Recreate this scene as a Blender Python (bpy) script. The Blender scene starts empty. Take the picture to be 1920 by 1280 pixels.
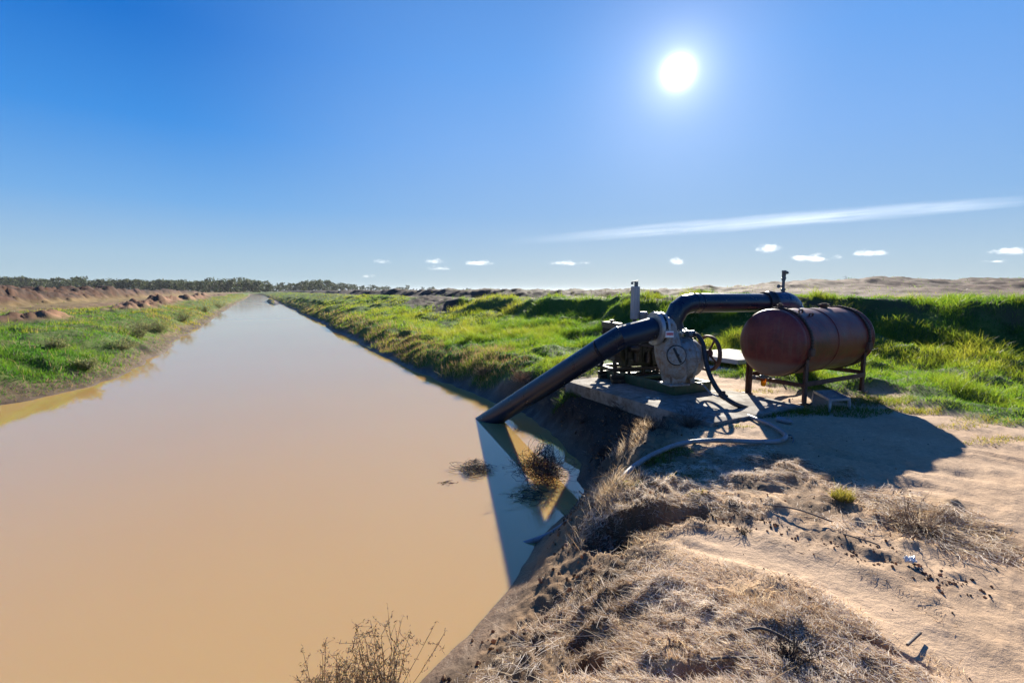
import bpy, bmesh, math, random
import numpy as np
from mathutils import Vector, Matrix
random.seed(7)
RNG = np.random.default_rng(11)
SC = bpy.context.scene
COL = SC.collection
# ------------------------------------------------------------------ camera
CAM_H, F, PITCH = 1.75, 900.0, math.atan(95 / 900)
cp, sp = math.cos(PITCH), math.sin(PITCH)
WATER = -0.75
def ray(x, y):
    a = (x - 960) / F; b = (640 - y) / F
    return (a, cp + b * sp, -sp + b * cp)
def G(x, y, z=0.0):                       # where the sight line through a photo point meets height z
    d = ray(x, y); k = (z - CAM_H) / d[2]
    return Vector((d[0] * k, d[1] * k, z))
def P(x, y, D):                           # the point at distance D along the view axis
    d = ray(x, y); k = D / d[1]
    return Vector((d[0] * k, D, CAM_H + d[2] * k))
cd = bpy.data.cameras.new('camera'); cam = bpy.data.objects.new('camera', cd); COL.objects.link(cam)
cam.location = (0, 0, CAM_H); cam.rotation_euler = (math.pi / 2 - PITCH, 0, 0)
cd.sensor_width = 36; cd.lens = 36 * F / 1920; cd.clip_start = .05; cd.clip_end = 30000
SC.camera = cam
DS = np.array([-.465, .885]); NS = np.array([.885, .465])     # along the canal, and to its right
DV = Vector((-.465, .885, 0)); NV = Vector((.885, .465, 0)); UP = Vector((0, 0, 1))
# ------------------------------------------------------------------ noise
def vnoise(x, y, seed):
    xi = np.floor(x).astype(np.int64); yi = np.floor(y).astype(np.int64)
    fx = x - xi; fy = y - yi
    fx = fx * fx * fx * (fx * (fx * 6 - 15) + 10); fy = fy * fy * fy * (fy * (fy * 6 - 15) + 10)
    def h(a, b):
        v = (a * 374761393 + b * 668265263 + seed * 1442695041) & 0xffffffff
        v = ((v ^ (v >> 13)) * 1274126177) & 0xffffffff
        return ((v ^ (v >> 16)) & 0xffffff) / 16777215.0
    a = h(xi, yi); b = h(xi + 1, yi); c = h(xi, yi + 1); d = h(xi + 1, yi + 1)
    return (a + (b - a) * fx) * (1 - fy) + (c + (d - c) * fx) * fy
def fbm(x, y, wl, octv=4, seed=1, gain=.5):          # about -1 .. 1
    x = np.asarray(x, float) / wl; y = np.asarray(y, float) / wl
    r = np.zeros_like(x); a = 1.0; n = 0
    for o in range(octv):
        r += a * (vnoise(x + 17.3 * o, y - 9.1 * o, seed + o) * 2 - 1); n += a
        x = x * 2.03; y = y * 2.03; a *= gain
    return r / n * 1.5
def sst(a, b, x):
    t = np.clip((x - a) / (b - a), 0, 1); return t * t * (3 - 2 * t)
# ------------------------------------------------------------------ plan of the place
RIGHT_SHORE = [(-3.2, -4), (-2.3, 0), (-1.3, 1.5), (-.6, 2.83), (-.35, 3.24), (-.02, 3.9), (.10, 4.2), (.22, 4.5), (.60, 5.2), (.84, 5.8),
               (1.04, 6.74), (.79, 7.72), (.42, 9.3), (-.77, 11.28), (-2.6, 14.2), (-5.94, 20.4), (-13.2, 34), (-25.1, 56.6), (-58, 118), (-110, 215), (-180, 345)]
LEFT_SHORE = [(-15.5, -4), (-13.4, 3), (-11.8, 7.5), (-11.12, 10.22), (-10.95, 11.2), (-11.2, 12.9), (-11.85, 14.7), (-13.6, 18), (-16.3, 23), (-25.5, 40.5),
              (-44.2, 75.6), (-75, 135), (-117, 215), (-187, 345)]
POLY = np.array(RIGHT_SHORE + LEFT_SHORE[::-1], float)
LEVEE = np.array([(60, -2, 1.6), (24, 9.0, 1.5), (14, 13, 1.3), (9, 15.5, 1.5), (3.5, 21, 1.36), (-1.5, 30, 1.2), (-12, 48, 1.15), (-40, 101, 1.05), (-110, 234, .95), (-230, 460, .9)], float)
def seg_dist(x, y, A, B):
    ab = B - A; L2 = (ab ** 2).sum()
    u = np.clip(((x - A[0]) * ab[0] + (y - A[1]) * ab[1]) / L2, 0, 1)
    return np.hypot(x - A[0] - u * ab[0], y - A[1] - u * ab[1]), u
def in_poly(x, y, poly):
    ins = np.zeros(np.shape(x), bool); n = len(poly)
    for i in range(n):
        x1, y1 = poly[i][:2]; x2, y2 = poly[(i + 1) % n][:2]
        if y1 == y2: continue
        c = ((y1 > y) != (y2 > y)) & (x < (x2 - x1) * (y - y1) / (y2 - y1) + x1)
        ins ^= c
    return ins
def poly_sd(x, y, poly, closed=True):                  # + outside
    d = np.full(np.shape(x), 1e9); n = len(poly)
    for i in range(n if closed else n - 1):
        d = np.minimum(d, seg_dist(x, y, np.asarray(poly[i], float)[:2], np.asarray(poly[(i + 1) % n], float)[:2])[0])
    return np.where(in_poly(x, y, poly), -d, d)
def levee_e(x, y):
    best = np.full(np.shape(x), 1e9); zc = np.zeros(np.shape(x)); sg = np.ones(np.shape(x)); al = np.zeros(np.shape(x)); acc = 0
    for i in range(len(LEVEE) - 1):
        A, B = LEVEE[i, :2], LEVEE[i + 1, :2]
        d, u = seg_dist(x, y, A, B)
        cr = (B[0] - A[0]) * (y - A[1]) - (B[1] - A[1]) * (x - A[0])
        m = d < best
        best = np.where(m, d, best); zc = np.where(m, LEVEE[i, 2] + (LEVEE[i + 1, 2] - LEVEE[i, 2]) * u, zc)
        sg = np.where(m, np.where(cr > 0, -1, 1), sg)
        L = np.hypot(*(B - A)); al = np.where(m, acc + u * L, al); acc += L
    # behind the crest the height runs smoothly round the bend
    va = np.arctan2(LEVEE[1:, 0], LEVEE[1:, 1]); vl = np.concatenate([[0], np.cumsum(np.hypot(*np.diff(LEVEE[:, :2], axis=0).T))])[1:]
    th = np.arctan2(x, y); o = np.argsort(va); w = sst(0, 2.5, best * sg)
    al = al * (1 - w) + np.interp(th, va[o], vl[o]) * w; zc = zc * (1 - w) + np.interp(th, va[o], LEVEE[1:, 2][o]) * w
    return best * sg, zc, al
gp = lambda pts: np.array([G(a, b)[:2] for a, b in pts])
SANDPOLY = gp([(1040, 716), (1130, 704), (1240, 690), (1345, 690), (1420, 716), (1520, 738), (1640, 738), (1715, 760), (1810, 778), (1930, 806), (2300, 900), (4000, 1800), (960, 3400), (900, 1500), (900, 1000), (1020, 780)])
TRACK = gp([(1262, 985), (1330, 985), (1420, 1010), (1560, 1045), (1680, 1110), (1800, 1190), (1960, 1310), (1990, 1380), (1830, 1300), (1640, 1160), (1520, 1080), (1400, 1040), (1300, 1020)])
LITTER = [gp([(760, 1500), (830, 1270), (930, 1130), (985, 1062), (1085, 990), (1170, 985), (1300, 1040), (1500, 1082), (1640, 1150), (1760, 1230), (1880, 1340), (1800, 1500)]),
          gp([(1120, 905), (1180, 880), (1280, 845), (1440, 838), (1560, 880), (1680, 950), (1640, 985), (1500, 975), (1400, 985), (1300, 975), (1200, 985), (1110, 970)]),
          gp([(1560, 930), (1700, 915), (1800, 940), (1940, 1000), (1990, 1070), (1830, 1050), (1700, 1035), (1600, 1000)])]
BAREPATCH = gp([(770, 590), (800, 579), (860, 573), (930, 568), (900, 590), (840, 600)])
SLAB_C = np.array([3.05, 8.05])   # pad centre (x, y); axes DS / NS
A0 = np.array([1.02, 9.03]); SLAB_L, SLAB_W = 3.35, 2.0
def slab_uv(x, y):
    return -((x - A0[0]) * DS[0] + (y - A0[1]) * DS[1]), (x - A0[0]) * NS[0] + (y - A0[1]) * NS[1]

def fields(x, y):
    x = np.asarray(x, float); y = np.asarray(y, float)
    R = {}
    s = x * DS[0] + y * DS[1]; t = x * NS[0] + y * NS[1]
    r = np.hypot(x, y)
    d0 = poly_sd(x, y, POLY)
    right = (t > .5 - .006 * np.clip(s - 20, 0, 400)) 
    near = right & (s < 9)
    d = d0 + np.where(d0 > -.6, sst(11, 18, s) * fbm(x, y, 3.0, 3, 6) * .28 * np.clip((d0 + .6) / .6, 0, 1), 0) + np.where(d0 > -.3, fbm(x, y, .9, 4, 5) * .10 * np.clip(r / 6, .5, 2) * np.clip((d0 + .3) / .3, 0, 1), 0)
    e, zc, al = levee_e(x, y)
    e = e + fbm(x, y, 3.2, 3, 31) * .85
    # banks
    wscale = np.where(near, 1 + .9 * (1 - sst(2.4, 3.6, s)), 1.0)
    dn = np.clip(d, 0, None) / wscale
    zr_near = np.interp(dn, [0, .16, .45, .72, 1.05, 1.6], [WATER, -.63, -.30, -.07, -.01, 0])
    zr_far = np.interp(d, [0, .2, .5, .85, 1.4, 2.6], [WATER, -.66, -.48, -.28, -.10, 0])
    wn = sst(9.0, 11.5, s)
    zr = zr_near * (1 - wn) + zr_far * wn
    zl = np.interp(d, [0, .5, 1.0, 1.8, 3.0, 6.0], [WATER, -.60, -.40, -.04, .18, .24])
    # right hand levee and its slope
    q = -e
    farw = sst(66, 88, al)                         # 0 by the pump, 1 far along the canal
    wv = 1.1 + 3.2 * np.clip(fbm(x, y, 5.5, 2, 35) * 1.3, 0, 1); nearS = .56 * (1 - sst(.1, wv, q)) + .44 * (1 - sst(.8, 5.0, q))
    farS = 1 - sst(.4, 8.5, q)
    S = nearS * (1 - farw) + farS * farw
    zc2 = zc + fbm(x, y, 4, 3, 77) * .14
    lev = np.where(e > 0, zc2 + np.clip(e, 0, 28) * (.021 * (1 - farw)), zc2 * S)
    fr = sst(49, 60, al)
    mc = 22 - 13 * fr
    env = np.exp(-((e - mc) / np.where(e < mc, 6.5 - 4.6 * fr, 6.5)) ** 2)
    top_z = 1.84 + .10 * fbm(x, y, 9, 3, 41) + .22 * np.abs(fbm(x, y, 2.6, 4, 47)) + .12 * fbm(x, y, .8, 3, 49, .65) - .08
    mr = .40 + .42 * fbm(x, y, 12, 3, 43) + .22 * np.abs(fbm(x, y, 4.5, 4, 47)) + .09 * fbm(x, y, .9, 4, 48, .65)
    mound = env * (np.clip(top_z - zc2 - .19 * (1 - farw) + .38, .2, 1.4) * fr + mr * (1 - fr))
    lev = np.where(e > 0, lev - .38 * fr * sst(.8, 3.5, e) + np.clip(mound, 0, None), lev)
    lev = np.where(e > 40, lev * (1 - sst(40, 90, e)) + .5 * sst(40, 90, e), lev)
    zR = zr + lev * sst(.9, 2.4, d)
    # left hand spoil
    tl = t
    heap = np.exp(-(np.abs(tl + 24.5 + fbm(x, y, 7, 3, 62) * 1.6) / 3.0) ** 3) * sst(30, 55, s) * (1 - sst(190, 330, s)) * (1.55 + .42 * fbm(x, y, 9, 4, 61) + .5 * np.abs(fbm(x, y, 4.2, 5, 63, .6)) + .26 * fbm(x, y, .9, 3, 64, .7))
    ridge = np.exp(-((tl + 9.8 + fbm(x, y, 14, 2, 65) * 1.2) / 1.1) ** 2) * (sst(38, 52, s) * (1 - sst(120, 220, s)) * .75 + .5 * np.exp(-((s - 31.5) / 3.2) ** 2)) * (.55 + .6 * fbm(x, y, 2.6, 3, 66) + .5 * np.abs(fbm(x, y, .8, 3, 67)))
    mnds = np.exp(-((tl + 13.0) / 1.6) ** 2) * np.exp(-((s - 29) / 3.5) ** 2) * .4 * (1 + fbm(x, y, 1.8, 3, 68))
    zL = zl + np.clip(heap, 0, None) + np.clip(ridge, 0, None) + np.clip(mnds, 0, None)
    z = np.where(right, zR, zL)
    # roughness of the ground
    sand_in = in_poly(x, y, SANDPOLY)
    psd = poly_sd(x, y, SANDPOLY)
    grassy = np.where(right, sst(-.15, .35, psd + fbm(x, y, .8, 3, 70) * .25), 1.0) * np.where(right, sst(.16, .42, d + fbm(x, y, .9, 3, 72) * .2) * sst(9.0, 10.5, s) + sst(.5, .8, d) * (1 - sst(9.0, 10.5, s)), sst(.45, .85, d + fbm(x, y, 1.2, 3, 71) * .3))
    dl = np.clip(d / 1.2, 0, 1)
    tilled = np.where(right, sst(.2, 1.6, e), np.clip(heap * 3 + ridge * 3, 0, 1)); gb = grassy * (1 - tilled)
    z = z + np.where(d > 0, tilled * grassy * (.05 * fbm(x, y, .7, 4, 85, .65) + np.where(right, 0, np.where(s < 37, .2, .5) * (np.abs(fbm(x, y, 1.5, 4, 86, .7)) - .25))), 0)
    z = z + np.where(d > 0, (((np.abs(fbm(x, y, 1.2, 4, 81)) * .22 - .05) * np.where(right, 1, .75)) * gb * np.clip(r / 12, .5, 1) + fbm(x, y, 5, 2, 83) * .08 * grassy) * dl, 0)
    trackd = poly_sd(x, y, TRACK)
    intrack = 1 - sst(-.10, .12, trackd + fbm(x, y, .5, 3, 12) * .06)
    lit = np.zeros_like(x)
    for k, L in enumerate(LITTER):
        lit = np.maximum(lit, 1 - sst(-.22, .12, poly_sd(x, y, L) + fbm(x, y, .55, 4, 90 + k) * .22))
    lit = lit * (1 - intrack)
    nearland = np.where(right, 1 - grassy, 0)
    rough = .018 * fbm(x, y, .8, 3, 101) + .010 * fbm(x, y, .16, 3, 102)
    clod = np.clip(fbm(x, y, .24, 4, 103, .6) - .15, -.2, .7) * .05 + np.clip(fbm(x, y, .085, 2, 104) - .2, 0, 1) * .028
    bank = (1 - sst(.75, 1.6, d)) * np.where(near, 1, .6)
    z = z + nearland * np.where(d > .05, (rough * (1 - .6 * intrack) + clod * np.clip(.25 + lit * .9 + bank * (.9 + 1.3 * sst(4.4, 5.2, s)) - intrack, 0.0, 2.2)) * np.clip(d / .4, 0, 1), 0)
    z = z - intrack * .035 + nearland * np.where(d > .5, .012 * np.sin((x * .62 + y * .78) * 9 + fbm(x, y, 2, 2, 3) * 2) * sst(.5, .0, lit) * np.where(y > 3.4, .6, .15), 0)
    nr = (r < 14) & (nearland > 0)
    if nr.any():
        xn, yn = x[nr], y[nr]; dz = np.zeros(xn.shape); wob = fbm(xn, yn, .7, 3, 121) * .05; amp = np.clip(.6 + fbm(xn, yn, .9, 3, 122), 0, 1.3)
        for rt_ in RUTS:
            q1 = line_dist(xn, yn, rt_) + wob; dz += amp * (-.020 * np.exp(-(q1 / .055) ** 2) + .012 * np.exp(-((q1 - .12) / .05) ** 2))
        qc = line_dist(xn, yn, CRUMBS) + fbm(xn, yn, .3, 3, 123) * .1
        dz += np.exp(-(qc / .13) ** 2) * np.clip(fbm(xn, yn, .13, 3, 124), -.2, 1) * .05
        z = z.copy(); z[nr] += dz * nearland[nr]
    # bites in the edge of the bank
    for (bx, by, ba, bb, ang, dep) in BITES:
        ca, sa = math.cos(ang), math.sin(ang)
        u = ((x - bx) * ca + (y - by) * sa) / ba; v = (-(x - bx) * sa + (y - by) * ca) / bb
        q2 = u * u + v * v + fbm(x, y, .12, 4, 55) * .55
        z = z - dep * (1 - sst(.25, 1.0, q2)) * (d > .1)
    # below the water
    z = np.where(d <= 0, WATER + np.maximum(d * .45, -.9), z)
    isl = np.exp(-((s - 118) / 30) ** 2 - ((t - 2.2) / .9) ** 2) * 1.35
    z = np.where(d <= 0, z + isl, z)
    # under the slab
    u, v = slab_uv(x, y)
    ins = (u > -.0) & (u < SLAB_L) & (v > .04) & (v < SLAB_W)
    z = np.where(ins, np.minimum(z, -.06), z)
    edge = (u > -.15) & (u < SLAB_L - .7) & (v <= .04) & (v > -1.5)
    z = np.where(edge, np.minimum(z, -.16 - .42 * np.clip(-v, 0, 1.0)), z)
    R.update(s=s, t=t, d=d, e=e, right=right, grassy=grassy, lit=lit, track=intrack, near=near, r=r, farw=farw, heap=heap, ridge=ridge + mnds, isl=isl, bank=bank, z=z, q=q, mound=mound, al=al, psd=psd)
    return R
BITES = []
RUTS = [gp(p) for p in ([(1330, 995), (1500, 1035), (1640, 1090), (1800, 1180), (1980, 1300)], [(1290, 1000), (1470, 1050), (1600, 1105), (1740, 1185), (1900, 1310)], [(1480, 868), (1700, 905), (1990, 972)], [(1540, 846), (1800, 888), (2000, 925)], [(1660, 832), (1830, 850), (2000, 878)])]
CRUMBS = gp([(1450, 975), (1560, 1005), (1640, 1030), (1720, 1070), (1810, 1095), (1960, 1150)])
def line_dist(x, y, pts):
    d = np.full(np.shape(x), 1e9)
    for a, b in zip(pts[:-1], pts[1:]): d = np.minimum(d, seg_dist(x, y, a, b)[0])
    return d
def bite(px, py, w, h, ang, dep):
    g = G(px, py); BITES.append((g.x, g.y, w, h, ang, dep))
bite(1225, 950, .55, .17, .15, .34); bite(1150, 955, .25, .22, .6, .3)
bite(1450, 916, .14, .05, -.5, .05)
bite(1700, 1050, .3, .02, -.4, .02); bite(1120, 1190, .16, .10, .2, .10); bite(1320, 1250, .25, .07, 0, .08); bite(1660, 1215, .2, .05, -.6, .05); bite(1090, 1130, .12, .10, .5, .10)

def colours(R, x, y):
    c = lambda *v: np.array(v)[None, :]
    n1 = fbm(x, y, 1.7, 4, 201)[:, None]; n2 = fbm(x, y, .35, 3, 202)[:, None]; n3 = fbm(x, y, .09, 2, 203)[:, None]; nL = fbm(x, y, 14, 4, 204)[:, None]
    def mix(a, b, f): return a * (1 - f) + b * f
    sand = mix(c(.47, .325, .205), c(.40, .26, .155), np.clip(.5 + n1 * .5 + n2 * .3, 0, 1))
    col = sand * (1 + .06 * n3)
    d = R['d'][:, None]; g = R['grassy'][:, None]; right = R['right'][:, None]
    litt = R['lit'][:, None]
    col = mix(col, mix(c(.38, .235, .115), c(.17, .105, .058), np.clip(.40 + n2 * 1.1, 0, 1)), np.clip(litt * (.7 + n2 * .35), 0, 1) * (1 - g))
    col = mix(col, c(.50, .345, .22) * (1 + .05 * n2), R['track'][:, None] * .85)
    cd_ = (np.exp(-((line_dist(x, y, CRUMBS) + n2[:, 0] * .12) / .14) ** 2) * np.clip(.4 + n2[:, 0] + n3[:, 0] * .5, 0, 1))[:, None]
    col = mix(col, c(.16, .10, .06), cd_ * (1 - g) * (R['r'] < 12)[:, None])
    # soil on the bank faces, its colour darkened below the pad for deep shade
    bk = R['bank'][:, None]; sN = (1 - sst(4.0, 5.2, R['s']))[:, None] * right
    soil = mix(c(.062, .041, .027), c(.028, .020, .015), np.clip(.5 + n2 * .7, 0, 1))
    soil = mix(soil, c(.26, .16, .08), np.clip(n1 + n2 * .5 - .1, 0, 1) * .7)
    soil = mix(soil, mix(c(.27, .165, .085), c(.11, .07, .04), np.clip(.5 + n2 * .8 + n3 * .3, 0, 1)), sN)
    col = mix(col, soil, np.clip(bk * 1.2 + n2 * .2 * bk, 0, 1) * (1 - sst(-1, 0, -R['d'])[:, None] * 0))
    # turf base
    turf = mix(c(.055, .105, .012), c(.10, .115, .024), np.clip(.35 + n1 * .5 + nL * .4, 0, 1))
    col = mix(col, turf, g * np.where(right, 1, 1))
    # left: mud strip, yellow stubble, bare soil
    tt = R['t'][:, None]; ss = R['s'][:, None]
    left = ~right
    yel = mix(c(.24, .165, .065), c(.16, .11, .045), np.clip(.5 + n1 * .4, 0, 1))
    col = np.where(left, mix(col, yel, sst(-10.5, -14.5, tt + nL * 1.2 + 0 * ss) * sst(36, 48, ss + nL * 3)), col)
    col = np.where(left, mix(col, c(.17, .092, .052) * (1 + .6 * n1), np.clip(R['ridge'][:, None] * 3.2, 0, 1)), col)
    brn = np.exp(-((tt + 13.0) / 3.0) ** 2) * sst(52, 66, ss) * .9
    col = np.where(left, mix(col, c(.20, .115, .07) * (1 + .3 * n1), brn), col)
    col = np.where(left, mix(col, mix(c(.105, .052, .030), c(.035, .023, .017), np.clip(.4 + n1 * .5 + n2 * .5, 0, 1)), np.clip(R['heap'][:, None] * 1.6 - .15, 0, 1)), col)
    mudL = mix(c(.15, .105, .055), c(.045, .036, .022), np.clip(.5 + n2 * .5 + n3 * .9, 0, 1))
    col = np.where(left, mix(col, mudL, (1 - sst(.5, 1.0, d + n1 * .25))), col)
    # right: levee
    e = R['e'][:, None]; fw = R['farw'][:, None]; al = R['al'][:, None]
    top = mix(c(.175, .102, .066), c(.085, .053, .038), np.clip(.5 + n1 * .6 + n2 * .4 + nL * .3, 0, 1))
    col = np.where(right, mix(col, top, sst(-.1, 1.0, e) * (1 - .0 * fw)), col)
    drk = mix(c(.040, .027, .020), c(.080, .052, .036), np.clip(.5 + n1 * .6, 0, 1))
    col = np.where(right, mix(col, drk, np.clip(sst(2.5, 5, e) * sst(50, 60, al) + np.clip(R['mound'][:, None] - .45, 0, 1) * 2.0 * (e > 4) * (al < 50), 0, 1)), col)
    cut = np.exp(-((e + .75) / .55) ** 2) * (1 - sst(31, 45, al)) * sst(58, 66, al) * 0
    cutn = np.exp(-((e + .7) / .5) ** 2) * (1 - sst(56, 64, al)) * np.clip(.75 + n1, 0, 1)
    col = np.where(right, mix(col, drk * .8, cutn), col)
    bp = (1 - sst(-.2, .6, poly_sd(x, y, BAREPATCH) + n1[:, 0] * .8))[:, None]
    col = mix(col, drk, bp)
    # wet rim and bed
    wet = 1 - sst(.05, .38, R['d'] + n2[:, 0] * .06)
    col = mix(col, np.where(right, c(.055, .038, .024) * (1 - sN) + c(.15, .09, .052) * sN, c(.12, .08, .045)), wet[:, None] * .85)
    R['bare'] = np.maximum(bp[:, 0], np.where(R['right'], np.maximum(cutn[:, 0], sst(.4, 1.4, R['e'])), np.maximum(np.clip(R['ridge'] * 4, 0, 1), np.maximum(np.clip(R['heap'] * 3, 0, 1), np.maximum(brn[:, 0], (sst(-10.5, -14.5, R['t'] + nL[:, 0] * 1.2) * sst(36, 48, R['s'] + nL[:, 0] * 3)))))))
    return np.clip(col, .01, 1), wet

# ------------------------------------------------------------------ materials
def nodes(name):
    m = bpy.data.materials.new(name); m.use_nodes = True; nt = m.node_tree; nt.nodes.clear()
    out = nt.nodes.new('ShaderNodeOutputMaterial'); return m, nt, out
def N(nt, t, **kw):
    n = nt.nodes.new(t)
    for k, v in kw.items():
        if k.startswith('i_'): n.inputs[k[2:].replace('_', ' ')].default_value = v
        else: setattr(n, k, v)
    return n
def surf(name, c1, c2, rough=.6, metal=0, scale=6, bump=.15, c3=None, c3amt=.35, spec=.5, bscale=40, coat=0, stretch=None):
    """two tone noisy surface with a third colour in blotches (rust, dirt, dust)"""
    m, nt, out = nodes(name); L = nt.links.new
    b = N(nt, 'ShaderNodeBsdfPrincipled'); L(b.outputs[0], out.inputs[0])
    tc = N(nt, 'ShaderNodeTexCoord'); src = tc.outputs['Object']
    if stretch:
        mp = N(nt, 'ShaderNodeMapping'); mp.inputs['Scale'].default_value = stretch; L(src, mp.inputs[0]); src = mp.outputs[0]
    n = N(nt, 'ShaderNodeTexNoise', i_Scale=scale, i_Detail=6.0, i_Roughness=.62); L(src, n.inputs['Vector'])
    mx = N(nt, 'ShaderNodeMix', data_type='RGBA'); mx.inputs[6].default_value = (*c1, 1); mx.inputs[7].default_value = (*c2, 1)
    r = N(nt, 'ShaderNodeMapRange', i_From_Min=.32, i_From_Max=.68); L(n.outputs[0], r.inputs[0]); L(r.outputs[0], mx.inputs[0])
    last = mx.outputs[2]
    if c3:
        n3 = N(nt, 'ShaderNodeTexNoise', i_Scale=scale * 2.3, i_Detail=8.0, i_Roughness=.7); L(src, n3.inputs['Vector'])
        r3 = N(nt, 'ShaderNodeMapRange', i_From_Min=1 - c3amt - .1, i_From_Max=1 - c3amt + .1); L(n3.outputs[0], r3.inputs[0])
        m3 = N(nt, 'ShaderNodeMix', data_type='RGBA'); L(r3.outputs[0], m3.inputs[0]); L(last, m3.inputs[6]); m3.inputs[7].default_value = (*c3, 1); last = m3.outputs[2]
    L(last, b.inputs['Base Color'])
    rr = N(nt, 'ShaderNodeMapRange', i_From_Min=.3, i_From_Max=.7, i_To_Min=max(rough - .12, .05), i_To_Max=min(rough + .12, 1)); L(n.outputs[0], rr.inputs[0]); L(rr.outputs[0], b.inputs['Roughness'])
    b.inputs['Metallic'].default_value = metal; b.inputs['Specular IOR Level'].default_value = spec; b.inputs['Coat Weight'].default_value = coat
    if bump:
        nb = N(nt, 'ShaderNodeTexNoise', i_Scale=bscale, i_Detail=5.0); L(tc.outputs['Object'], nb.inputs['Vector'])
        bp = N(nt, 'ShaderNodeBump', i_Strength=bump, i_Distance=.01); L(nb.outputs[0], bp.inputs['Height']); L(bp.outputs[0], b.inputs['Normal'])
    return m
def leafy(name, transl=.5, tint=(1, 1, 1), rough=.55, tboost=1.6):
    m, nt, out = nodes(name); L = nt.links.new
    at = N(nt, 'ShaderNodeAttribute', attribute_name='Col')
    b = N(nt, 'ShaderNodeBsdfPrincipled'); L(at.outputs[0], b.inputs['Base Color']); b.inputs['Roughness'].default_value = rough; b.inputs['Specular IOR Level'].default_value = .3
    t = N(nt, 'ShaderNodeBsdfTranslucent')
    mu = N(nt, 'ShaderNodeMix', data_type='RGBA', blend_type='MULTIPLY'); mu.inputs[0].default_value = 1; L(at.outputs[0], mu.inputs[6]); mu.inputs[7].default_value = (tint[0] * tboost, tint[1] * tboost, tint[2] * tboost, 1)
    L(mu.outputs[2], t.inputs[0])
    s = N(nt, 'ShaderNodeMixShader'); s.inputs[0].default_value = transl; L(b.outputs[0], s.inputs[1]); L(t.outputs[0], s.inputs[2]); L(s.outputs[0], out.inputs[0])
    return m
M = {}
M['blackpipe'] = surf('black_pipe', (.006, .011, .026), (.010, .018, .040), .32, 0, 3, .04, (.05, .045, .042), .08, .5, 60)
M['pump'] = surf('grey_pump_paint', (.34, .335, .31), (.235, .24, .235), .5, 0, 5, .25, (.20, .115, .065), .45, .4, 50)
M['flange'] = surf('galvanised_flange', (.36, .38, .40), (.26, .28, .30), .42, .5, 9, .15, (.16, .12, .09), .3)
M['green'] = surf('green_skid_paint', (.028, .075, .035), (.018, .05, .024), .5, 0, 6, .2, (.10, .065, .04), .40)
M['engine'] = surf('grimy_green_engine', (.020, .030, .016), (.010, .012, .009), .5, .1, 7, .4, (.06, .05, .035), .36)
M['blackmetal'] = surf('oily_black_steel', (.014, .014, .015), (.028, .025, .023), .45, .3, 7, .3, (.07, .045, .03), .34)
M['exhaust'] = surf('grey_exhaust_steel', (.34, .36, .39), (.25, .27, .30), .5, .2, 6, .2, (.20, .14, .10), .26, stretch=(1, 1, .25))
M['rubber'] = surf('black_rubber', (.018, .018, .02), (.035, .033, .031), .55, 0, 9, .2, (.13, .10, .07), .32)
M['hose'] = surf('grey_hose', (.26, .26, .27), (.20, .20, .205), .5, 0, 5, .2, (.20, .15, .10), .40, .35, 70)
M['concrete'] = surf('concrete', (.30, .27, .23), (.21, .185, .155), .85, 0, 3.5, .5, (.15, .115, .08), .46, .2, 55)
M['paleconc'] = surf('pale_concrete', (.50, .47, .42), (.40, .37, .33), .85, 0, 4, .4, (.28, .22, .16), .36, .2, 50)
M['brass'] = surf('dull_brass', (.22, .17, .09), (.14, .10, .06), .45, .6, 12, .2)
M['rustleg'] = surf('rusty_angle_iron', (.105, .045, .032), (.065, .032, .026), .75, .1, 8, .4, (.15, .07, .035), .4)
M['chain'] = surf('dark_strap_steel', (.04, .024, .02), (.07, .04, .03), .7, .2, 14, .4)
M['valve'] = surf('grey_valve', (.15, .17, .19), (.10, .11, .12), .5, .3, 10, .2)
M['bluepipe'] = surf('blue_black_elbow', (.016, .040, .105), (.012, .028, .07), .32, 0, 4, .05, (.10, .08, .06), .28, .55)
M['stool'] = surf('galvanised_step', (.26, .30, .33), (.18, .20, .23), .5, .4, 12, .2, (.16, .11, .08), .34)
M['plastic'] = surf('pale_plastic', (.62, .64, .66), (.5, .52, .55), .4, 0, 9, .1)
M['white'] = surf('sticker_white', (.75, .75, .75), (.68, .68, .67), .5, 0, 9, 0)
M['red'] = surf('sticker_red', (.55, .03, .05), (.45, .03, .04), .5, 0, 9, 0)
M['rock'] = surf('dapple_stone', (.30, .27, .23), (.20, .17, .14), .85, 0, 9, .5)
M['twig'] = surf('dark_twig', (.050, .038, .030), (.085, .062, .045), .85, 0, 20, 0)
M['wood'] = surf('grey_dead_wood', (.16, .125, .10), (.10, .075, .055), .85, 0, 20, .3)
M['grass'] = leafy('grass_blades', .6, (1.08, 1.0, .45), .5, 2.7)
M['straw'] = leafy('straw', .45, (1, .9, .7), .7, 1.4)
M['dry'] = leafy('dead_stems', .06, (1, .9, .8), .8, .8)
M['leaf'] = leafy('tree_leaf', .4, (1, 1, .6), .6, 1.8)

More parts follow.
